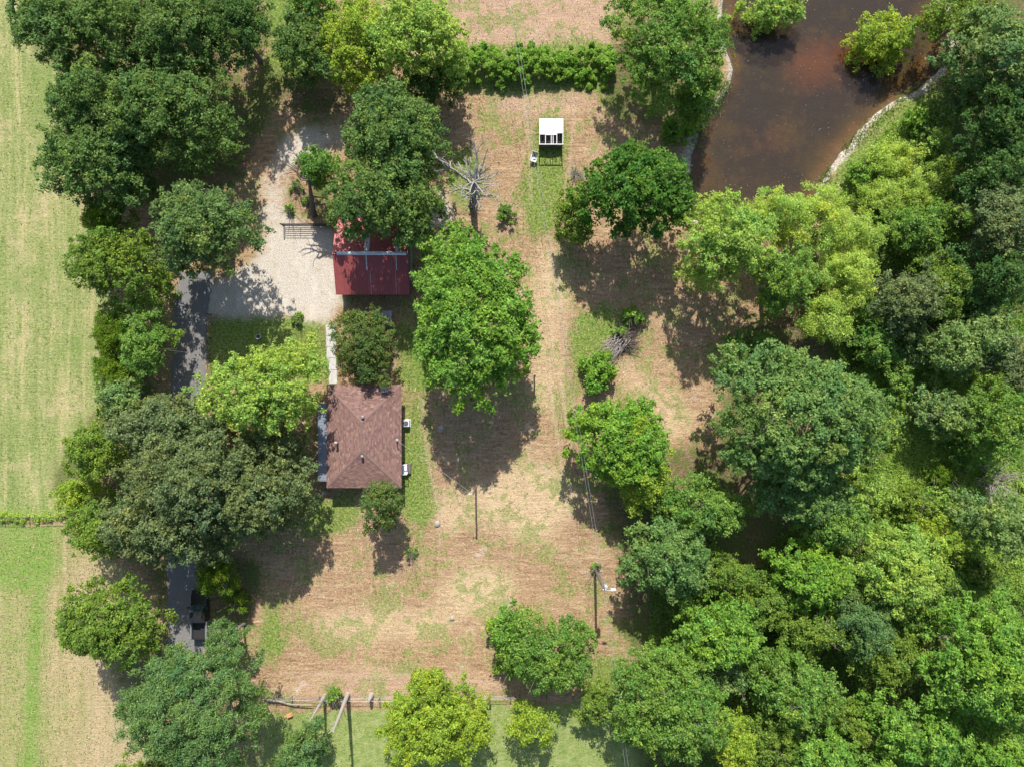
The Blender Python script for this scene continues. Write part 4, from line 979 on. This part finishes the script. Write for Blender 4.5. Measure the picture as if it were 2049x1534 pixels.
for k, xx in enumerate((x0+.04, x0+.72, x0+1.38, x0+1.60, x0+2.02, x1-.04)):
    ya = y1
    MB().hull8([(xx-.035, ya, zS(ya)-.06), (xx+.035, ya, zS(ya)-.06), (xx+.035, y0, zS(y0)-.06), (xx-.035, y0, zS(y0)-.06), (xx-.035, ya, zS(ya)+.04), (xx+.035, ya, zS(ya)+.04), (xx+.035, y0, zS(y0)+.04), (xx-.035, y0, zS(y0)+.04)]).build('rafter', M['white'], shed)
MB().box(((x0+x1)/2, y1-.045, zS(y1)), (x1-x0+.04, .08, .11)).build('eave_beam', M['white'], shed)
for xx in (x0+.06, x1-.06):
    MB().box((xx, y1+.03, .86), (.09, .09, 1.7)).build('post', M['oldwood'], shed)
    MB().box((xx, y0-.03, .96), (.09, .09, 1.9)).build('post', M['oldwood'], shed)
# lawn chair beside it
x, y, _ = W(1068, 318, .45); ch = empty('lawn_chair', (x, y, 0), 'weathered white metal lawn chair standing by the shed', 'chair', rz=math.radians(-18))
def loc(mb, name, mat, par): return link(name, mb.mesh(name), mat, par)
loc(MB().box((0, -.05, .45), (.62, .56, .05)), 'seat', M['white'], ch)
loc(MB().hull8([(-.31, .24, .48), (.31, .24, .48), (.31, .29, .48), (-.31, .29, .48), (-.31, .62, 1.1), (.31, .62, 1.1), (.31, .67, 1.08), (-.31, .67, 1.08)]), 'backrest', M['greymetal'], ch)
for s in (-1, 1):
    loc(MB().box((s*.34, .05, .66), (.06, .7, .05)), 'armrest', M['white'], ch)
    for q in (-.28, .26): loc(MB().box((s*.31, q, .22), (.05, .05, .44)), 'leg', M['white'], ch)
loc(MB().box((.05, .1, .54), (.3, .3, .12)), 'cushion', M['white'], ch)

# ------------------------------------------------------------------ pickup
x, y, _ = W(405, 1222); pk = empty('pickup_truck', (x+.05, y, 0.035), 'black pickup parked on the lane between olive tree and pine', 'pickup truck')
def profile(sec):     # list of (y, half width bottom, half width top, z bottom, z top)
    mb = MB(); R = []
    for (yy, wb, wt, zb_, zt) in sec:
        R.append([(-wb, yy, zb_), (-wb, yy, zb_+(zt-zb_)*.6), (-wt, yy, zt-.03), (-wt+.06, yy, zt), (wt-.06, yy, zt), (wt, yy, zt-.03), (wb, yy, zb_+(zt-zb_)*.6), (wb, yy, zb_)])
    for a, b in zip(R[:-1], R[1:]):
        for k in range(8): mb.quad(a[k], a[(k+1) % 8], b[(k+1) % 8], b[k])
    mb.quad(*R[0]); mb.quad(*R[-1][::-1]); return mb
loc(profile([(2.9, .82, .75, .55, .95), (2.75, .95, .86, .42, 1.06), (1.9, 1.0, .93, .40, 1.14), (1.15, 1.0, .94, .40, 1.17), (-.75, 1.0, .95, .40, 1.15)]), 'body', M['blackpaint'], pk)
cab = loc(profile([(1.14, .92, .88, 1.10, 1.16), (.45, .92, .74, 1.10, 1.86), (.2, .92, .73, 1.10, 1.91), (-.5, .92, .73, 1.10, 1.91), (-.72, .92, .75, 1.10, 1.85), (-.80, .92, .88, 1.10, 1.2)]), 'cab', M['blackpaint'], pk)
loc(MB().quad((-.83, 1.10, 1.21), (.83, 1.10, 1.21), (.68, .47, 1.855), (-.68, .47, 1.855)), 'windshield', M['carglass'], pk)
loc(MB().quad((-.68, -.76, 1.55), (-.66, -.73, 1.82), (.66, -.73, 1.82), (.68, -.76, 1.55)), 'rear_window', M['carglass'], pk)
for s in (-1, 1):
    loc(MB().quad((s*.925, .95, 1.2), (s*.925, -.62, 1.2), (s*.775, -.5, 1.8), (s*.775, .45, 1.8)), 'side_window', M['carglass'], pk)
    loc(MB().box((s*1.12, .85, 1.22), (.22, .12, .2)), 'mirror', M['blackpaint'], pk)
    loc(MB().box((s*.7, 2.86, .82), (.36, .12, .16)), 'headlight', M['galv'], pk)
    loc(MB().box((s*.93, -2.86, .95), (.14, .06, .34)), 'taillight', M['red'], pk)
    loc(profile([(-.82, .12, .1, .42, 1.16), (-2.85, .12, .1, .42, 1.16)]), 'bed_side', M['greymetal'], pk).location = (s*.88, 0, 0)
loc(MB().box((0, -1.83, .72), (1.54, 2.0, .06)), 'bed_floor', M['darkmetal'], pk)
loc(MB().box((0, -.86, .95), (1.55, .08, .45)), 'bed_front', M['greymetal'], pk)
loc(MB().box((0, -2.83, .9), (1.56, .08, .5)), 'tailgate', M['blackpaint'], pk)
loc(MB().box((0, -2.98, .55), (1.85, .16, .2)), 'bumper', M['galv'], pk)
for s in (-1, 1):
    for yy in (1.85, -1.75):
        wl = loc(MB().tube([(s*.78, yy, .38), (s*.985, yy, .38)], .38, 18), 'wheel', M['rubber'], pk)
        loc(MB().tube([(s*.97, yy, .38), (s*.995, yy, .38)], .22, 14), 'rim', M['galv'], wl)

# ------------------------------------------------------------------ dead wood
def limb(mb, r, a, b, r0, r1, twig=3, sag=.0, depth=1):
    a = np.array(a, float); b = np.array(b, float); ln = np.linalg.norm(b-a); n = max(3, int(ln/.5))
    side = unit(np.cross(b-a, r.normal(size=3))); pts = []; k1, k2 = r.normal(0, .10, 2)
    for i in range(n+1):
        f = i/n; pts.append(a+(b-a)*f + side*ln*(k1*math.sin(f*math.pi)+k2*math.sin(2*f*math.pi)) + np.array((0, 0, -sag*f*f*ln*.3)) + r.normal(0, .02*ln*.3, 3)*(0 < i < n))
    mb.tube(pts, list(np.linspace(r0, r1, n+1)), 6)
    if depth:
        for _ in range(twig):
            f = r.uniform(.45, .9); p = pts[int(f*n)]; dirn = unit((b-a)/ln + r.normal(0, .55, 3)); limb(mb, r, p, p+dirn*ln*r.uniform(.25, .45), r0*.38, r1*.6, 2, sag, depth-1)
r = np.random.default_rng(40)
b = WV(947, 411); dt = empty('dead_tree', tuple(b), 'bare dead tree with radiating grey branches right of the oak', 'dead tree')
mb = MB(); hub = WV(948, 363, 9.0)
mb.tube([b+(0, 0, -.2), b+(0, 0, .4), b*.7+hub*.3, b*.35+hub*.65, hub], [.62, .46, .36, .28, .15], 10); mb.build('trunk', M['darkdead'], dt)
for px, py, z, za, r0, tw in ((865, 300, 8.0, 7.2, .15, 3), (945, 274, 11.2, 8.4, .10, 2), (967, 285, 10.5, 8.2, .08, 2), (976, 298, 10.2, 8.3, .09, 2), (985, 324, 9.0, 7.8, .09, 3), (998, 342, 8.2, 7.2, .10, 2),
                            (885, 387, 4.2, 4.8, .13, 2), (996, 402, 5.5, 6.6, .10, 3), (985, 390, 6.2, 6.4, .08, 2), (925, 395, 6.0, 5.4, .08, 1), (947, 395, 7.8, 8.0, .08, 1), (958, 402, 6.6, 7.2, .07, 2),
                            (934, 328, 9.6, 8.0, .08, 2), (940, 318, 10.4, 8.3, .07, 1), (960, 383, 7.6, 7.9, .09, 1), (975, 372, 5.2, 4.4, .09, 3), (915, 368, 3.4, 3.2, .08, 2), (970, 400, 3.2, 2.8, .08, 2)):
    mb = MB(); f = za/9.0; limb(mb, r, b+(hub-b)*f, WV(px, py, z), r0*1.35, .03, tw+1, 0, 2); mb.build('branch', M['deadwood'], dt)
for k in range(34):
    a = r.uniform(0, 6.283); q = r.uniform(.35, 1.0); zz = 9.0*q; ln = r.uniform(1.2, 3.0)
    s0 = b+(hub-b)*q; mb = MB(); limb(mb, r, s0, s0+np.array((ln*math.cos(a), ln*math.sin(a), r.uniform(-.3, .9))), .085, .03, 3); mb.build('branch', M['deadwood'], dt)
# ivy trunk with bare limbs in the gravel island
b = WV(628, 432); ot = empty('dead_snag', tuple(b), 'dark ivy clad snag with crooked bare limbs in the gravel island', 'dead tree')
mb = MB(); tp = WV(618, 358, 6.5); mb.tube([b+(0, 0, -.2), b*.7+tp*.3, b*.3+tp*.7, tp], [.36, .28, .2, .1], 8); mb.build('trunk', M['darkdead'], ot)
for px, py, z, za, m_ in ((551, 322, 7.6, 6.0, 'darkdead'), (577, 305, 8.2, 6.2, 'darkdead'), (571, 319, 7.0, 5.6, 'darkdead'), (633, 366, 5.5, 5.2, 'deadwood'), (617, 367, 4.6, 5.6, 'deadwood'), (660, 400, 3.5, 3.6, 'darkdead'), (668, 420, 3.0, 2.6, 'darkdead'), (606, 395, 3.2, 3.2, 'darkdead')):
    mb = MB(); limb(mb, r, b+(tp-b)*(za/6.5), WV(px, py, z), .11, .035, 2); mb.build('branch', M[m_], ot)
def snag(bp, tpx, hgt, rad, label, name='dead_tree', split=3):
    b = WV(*bp); t = WV(*tpx, hgt); o = empty(name, tuple(b), label, 'dead tree'); mb = MB()
    mb.tube([b+(0, 0, -.2), b+(t-b)*.04, b+(t-b)*.3, b+(t-b)*.65, t], [rad*1.3, rad, rad*.88, rad*.68, rad*.38], 10); mb.build('trunk', M['deadwood'], o)
    for k in range(split):
        mb = MB(); f = .78+.2*k/max(split-1, 1); s = b+(t-b)*f; limb(mb, r, s, s+np.array((r.normal(-.35, .25), r.normal(-.1, .3), r.uniform(.25, .8))), rad*.3, .02, 1); mb.build('branch', M['deadwood'], o)
snag((696, 1388), (667, 1462), 8.3, .26, 'taller pale dead trunk leaning over the bottom fence'); snag((650, 1391), (625, 1434), 5.1, .21, 'shorter grey dead trunk left of the bright bush', split=2)
snag((743, 1390), (738, 1402), 1.45, .33, 'thick short stump at the bottom fence', 'tree_stump', 0)
# fallen limb, split log, debris
mb = MB(); p = [WV(532, 1400, .5), WV(558, 1402, .45), WV(585, 1409, .5), WV(625, 1410, .6)]; lo = empty('fallen_limb', tuple(WV(575, 1404)), 'long pale fallen limb along the bottom fence', 'fallen limb')
mb.tube(p, [.09, .08, .06, .04], 7); mb.build('limb', M['deadwood'], lo); mb = MB(); limb(mb, r, WV(597, 1408, .3), WV(586, 1424, .15), .07, .03, 2); mb.build('branch', M['deadwood'], lo)
x, y, _ = W(580, 1430); lg = empty('split_log', (x, y, 0), 'orange freshly split log lying below the bottom fence', 'log', rz=.5)
loc(MB().hull8([(-.36, -.2, 0), (.34, -.24, 0), (.38, .22, 0), (-.3, .26, 0), (-.3, -.1, .32), (.3, -.16, .36), (.26, .16, .34), (-.24, .16, .3)]), 'split_wood', M['orange'], lg)
loc(MB().hull8([(-.7, .05, 0), (-.36, -.05, 0), (-.36, .2, 0), (-.68, .2, 0), (-.68, .06, .1), (-.36, .0, .16), (-.36, .15, .16), (-.66, .16, .1)]), 'splinter', M['orange'], lg)
# brush pile
bp = empty('brush_pile', tuple(WV(1243, 685)), 'pile of grey dead branches on the straw beside green weeds', 'brush pile')
mb = MB(); mb2 = MB()
for k in range(110):
    a = WV(1243+r.normal(0, 9), 680+r.normal(0, 6), r.uniform(.15, .8)); dx, dy = r.normal(-26, 12), r.normal(34, 14)
    limb(mb, r, a, WV(1240+dx*r.uniform(.5, 1.1), 680+dy*r.uniform(.5, 1.15), r.uniform(.05, .6)), .038, .012, 1)
for k in range(95):
    a = WV(1240+r.normal(0, 8), 684+r.normal(0, 5), r.uniform(.1, .6)); limb(mb2, r, a, WV(1240+r.uniform(10, 48), 676+r.uniform(-28, 34), r.uniform(.05, .7)), .034, .012, 1)
mb.build('branches', M['greytwig'], bp)['kind'] = 'stuff'; mb2.build('twigs', M['darkdead'], bp)['kind'] = 'stuff'
def bare(px, py, rad, hgt, n, label, seed):
    q = np.random.default_rng(seed); b = WV(px, py); o = empty('bare_shrub', tuple(b), label, 'bare shrub'); mb = MB()
    for k in range(n):
        a = q.uniform(0, 6.283); rr = rad*q.uniform(.3, 1)
        limb(mb, q, b+(q.normal(0, .1), q.normal(0, .1), 0), b+np.array((rr*math.cos(a), rr*math.sin(a), hgt*q.uniform(.5, 1))), .035, .008, 3, .2)
    mb.build('twigs', M['greytwig'], o)['kind'] = 'stuff'
bare(1985, 962, 3.4, 3.2, 60, 'bare grey twiggy shrub at the right edge among vines', 3); bare(1152, 350, 1.5, 1.4, 40, 'small bare grey shrub left of the glossy round tree', 4)
bare(1300, 868, 1.6, 3.6, 40, 'grey leafless bush behind the vivid green meadow tree', 6)

# ------------------------------------------------------------------ poles and lines
def wirethrough(pts, rad, name, label, group=None, cat='power line'):
    o = MB().tube(pts, rad, 5).build(name, M['wire']); tag(o, label, cat, group); return o
def catenary(a, b, sag, n=24):
    a = np.array(a, float); b = np.array(b, float); return [a+(b-a)*i/n - np.array((0, 0, sag*4*(i/n)*(1-i/n))) for i in range(n+1)]
b = WV(1190.5, 1137); up = empty('utility_pole', tuple(b), 'grey wooden utility pole with white fittings in the lower meadow', 'utility pole')
mb = MB().tube([b+(0, 0, -.3), b+(0, 0, 4), b+(0, 0, 8.2)], [.17, .15, .12], 10); mb.build('pole', M['polewood'], up)
MB().tube([b+(.3, .0, 6.5), b+(.3, 0, 6.6), b+(.3, 0, 7.35), b+(.3, 0, 7.4)], [.15, .2, .2, .12], 12).build('transformer', M['galv'], up)
ft = MB().tube([b+(.0, -.1, 7.7), b+(.45, -.15, 7.95), b+(.8, -.1, 8.0)], .04, 6).build('bracket', M['galv'], up)
sub('lamp_head', MB().hull8([b+(.7, -.25, 7.9), b+(1.25, -.2, 7.92), b+(1.25, .05, 7.92), b+(.7, .08, 7.9), b+(.75, -.18, 8.06), b+(1.15, -.14, 8.05), b+(1.15, 0, 8.05), b+(.75, .02, 8.06)]), M['white'], ft, tuple(b))
for s in (0, 1): MB().tube([b+(-.12+.24*s, 0, 8.0), b+(-.12+.24*s, 0, 8.14), b+(-.12+.24*s, 0, 8.26)], [.05, .07, .03], 8).build('insulator', M['white'], up)
far = WV(1012, -60, 8.0); bot = WV(1262, 1590, 7.2)
for s, nm in ((-.14, 'left'), (.14, 'right')):
    o0 = np.array((s, 0, 0))
    wirethrough(catenary(b+(s, 0, 8.2), far+o0*1.2, .9), .012, 'power_line', f'{nm} one of two wires running up past the shed from the utility pole', 'power lines')
    wirethrough(catenary(b+(s, 0, 8.2), bot+o0*1.2, .4), .012, 'power_line', f'{nm} one of two wires running down from the utility pole', 'power lines')
b2 = WV(952, 973); yp = empty('yard_pole', tuple(b2), 'slim grey pole with small lamp in the straw right of the house', 'pole')
MB().tube([b2+(0, 0, -.3), b2+(0, 0, 5.6)], [.12, .1], 8).build('pole', M['polewood'], yp); MB().tube([b2+(0, 0, 5.4), b2+(-.3, .0, 5.55), b2+(-.42, 0, 5.5)], [.03, .03, .1], 8).build('lamp_arm', M['galv'], yp)
wirethrough(catenary(MAST, b2+(0, 0, 5.5), .35), .008, 'service_wire', 'thin service wire from house roof mast to the slim pole', cat='wire')
wirethrough(catenary(b2+(0, 0, 5.5), b+(0, 0, 7.4), .5), .007, 'service_wire', 'thin wire from the slim pole to the utility pole', cat='wire')
b3 = WV(1069, 752); yp = empty('yard_post', tuple(b3), 'brown wooden post at the lower right rim of the pecan', 'post')
MB().tube([b3+(0, 0, -.3), b3+(0, 0, 2.4)], [.09, .08], 8).build('pole', M['polewood'], yp); MB().box(tuple(b3+(0, 0, 2.35)), (.22, .2, .06)).build('cap', M['polewood'], yp)
b4 = WV(819, 1109); sp_ = empty('steel_post', tuple(b4), 'short dark steel post in the straw below the crape myrtle', 'post')
MB().tube([b4+(0, 0, -.2), b4+(0, 0, 1.1)], .045, 8).build('post', M['rust'], sp_); MB().box(tuple(b4+(0, 0, 1.12)), (.32, .1, .1)).build('cap', M['rust'], sp_)

# ------------------------------------------------------------------ gate and fences
x0, y0, _ = W(571, 453); x1 = W(662, 453)[0]
gt = empty('farm_gate', ((x0+x1)/2, y0, 0), 'dark tubular steel gate between gravel drive and barn', 'gate')
for k, z in enumerate((.18, .36, .56, .78, 1.02, 1.28)): MB().tube([(x0, y0, z), (x1, y0, z)], .034, 6).build('rail', M['darkmetal'], gt)
for k in range(4):
    xx = x0+(x1-x0)*k/3; MB().tube([(xx, y0-.02, .15), (xx, y0-.02, 1.3)], .03, 6).build('upright', M['darkmetal'], gt)
for xx in (x0-.15, x1+.12): MB().tube([(xx, y0, -.2), (xx, y0, 1.45)], .07, 8).build('post', M['rust'], gt)
def fence(name, pts, hgt, label, rails, mat, post_r=.05, step=2.6, rail_r=.028, postmat=None):
    pts = [WV(*p) for p in pts]; o = empty(name, tuple(pts[0]), label, 'fence')
    for a, b in zip(pts[:-1], pts[1:]):
        ln = np.linalg.norm(b-a); n = max(1, round(ln/step))
        for k in range(n):
            q = a+(b-a)*k/n; MB().tube([q+(0, 0, -.2), q+(0, 0, hgt+.05)], post_r, 7).build('post', postmat or mat, o)
    for z in rails:
        mb = MB()
        mb.tube([p+np.array((0, 0, z)) for p in pts], rail_r if z == rails[-1] else rail_r*.5, 5); mb.build('rail' if z == rails[-1] else 'wire', mat, o)
    q = pts[-1]; MB().tube([q+(0, 0, -.2), q+(0, 0, hgt+.05)], post_r, 7).build('post', postmat or mat, o)
    return o
fence('yard_fence', [(423, 630), (423, 677), (424, 800), (424, 910)], 1.2, 'dark pipe fence between lane and green front yard', (.3, .6, .9, 1.2), M['darkmetal'])
fence('boundary_fence', [(530, 1390), (640, 1393), (760, 1394), (980, 1389), (1040, 1389), (1200, 1392)], 1.1, 'pipe and wire fence along the bottom of the straw meadow', (.35, .7, 1.05), M['greymetal'], .06, 3.0, .024, M['oldwood'])
fence('field_fence', [(-40, 1032), (60, 1033), (135, 1031)], 1.15, 'thin wire fence dividing the two fields on the left', (.4, .75, 1.1), M['darkmetal'], .055, 3.0, .02, M['oldwood'])
x, y, _ = W(420, 641, 1.0); bs = empty('blue_sign', (x, y, 0), 'small blue sign hung on the yard fence', 'sign'); MB().box((x+.15, y, .9), (.34, .05, .4)).build('plate', M['blue'], bs); MB().box((x+.15, y+.04, 1.12), (.05, .04, .2)).build('hook', M['darkmetal'], bs)
# bucket
x, y, _ = W(517, 674, .5); bk = empty('metal_drum', (x, y, 0), 'small pale metal drum in the shaded front yard', 'drum')
MB().tube([(x, y, 0), (x, y, .3), (x, y, .62)], [.24, .26, .27], 16, False).build('shell', M['galv'], bk); MB().tube([(x, y, .02), (x, y, .5)], [.2, .2], 14).build('contents', M['darkmetal'], bk)
MB().tube([(x+.27*math.cos(k*.3927), y+.27*math.sin(k*.3927), .62) for k in range(17)], .022, 5).build('rim', M['white'], bk)
# pale stones in the meadow
M['rock'] = simple('pale_rock', (.36, .33, .29), .9, var=.35, scale=5, bump=.5)
def stone(px, py, rad, label, seed):
    q = np.random.default_rng(seed); x, y, _ = W(px, py); o = empty('stone', (x, y, 0), label, 'stone'); mb = MB(); rings = []
    for f, zz in ((1.0, -.05), (1.05, .12), (.8, .28), (.35, .38)):
        rings.append([(x+rad*f*math.cos(k*.628)*q.uniform(.8, 1.15), y+rad*f*math.sin(k*.628)*q.uniform(.8, 1.15), zz*rad*2) for k in range(10)])
    for a_, b_ in zip(rings[:-1], rings[1:]):
        for k in range(10): mb.quad(a_[k], a_[(k+1) % 10], b_[(k+1) % 10], b_[k])
    mb.quad(*rings[-1]); mb.build('rock', M['rock'], o)
stone(882, 857, .42, 'pale stone in the shade below the pecan', 1); stone(875, 1047, .35, 'pale stone in the straw right of the small crape myrtle', 2); stone(905, 1236, .28, 'pale stone in the lower straw meadow', 3)
# walkway slabs
pth = tag(MB().build('path', None) if False else empty('path', tuple(WV(663, 705))), 'pale concrete walk from the gravel drive to the house', kind='structure')
cent = [(662, 650, 10.5), (663, 672, 10), (663, 694, 9.5), (663, 716, 9), (666, 740, 8), (667, 768, 8)]
for k, ((ax_, ay_, aw), (bx_, by_, bw)) in enumerate(zip(cent[:-1], cent[1:])):
    g_ = .35; p = [WV(bx_-bw, by_-g_), WV(bx_+bw, by_-g_), WV(ax_+aw, ay_+g_), WV(ax_-aw, ay_+g_)]
    z = .05+.008*(k % 3)
    MB().hull8([q+np.array((0, 0, -.1)) for q in p]+[q+np.array((0, 0, z)) for q in p]).build('slab', M['concrete'], pth)
# specks floating on the pond
n = 420; qx = r.uniform(1400, 1860, n); qy = r.uniform(0, 420, n); k = inpoly(qx, qy, POND); qx, qy = qx[k], qy[k]; n = len(qx)
x = (qx-1024.5)/PPM; y = (767-qy)/PPM; pos = np.stack([x, y, np.full(n, wz+.012)], 1); s = r.uniform(.015, .045, n)[:, None]; a = r.uniform(0, 6.28, n)
u = np.stack([np.cos(a), np.sin(a), a*0], 1)*s; v = np.stack([-np.sin(a), np.cos(a), a*0], 1)*s
tag(link('floating_specks', fast_mesh('floating_specks', np.stack([pos-u, pos-v*.7, pos+u, pos+v*.7], 1).reshape(-1, 3), 4, np.full((n, 3), .45)), M['shingle']), 'pale specks floating on the pond', kind='stuff')
print('leaves', NLEAF, 'tris about', sum(len(m.loops)-2*len(m.polygons) for m in bpy.data.meshes))
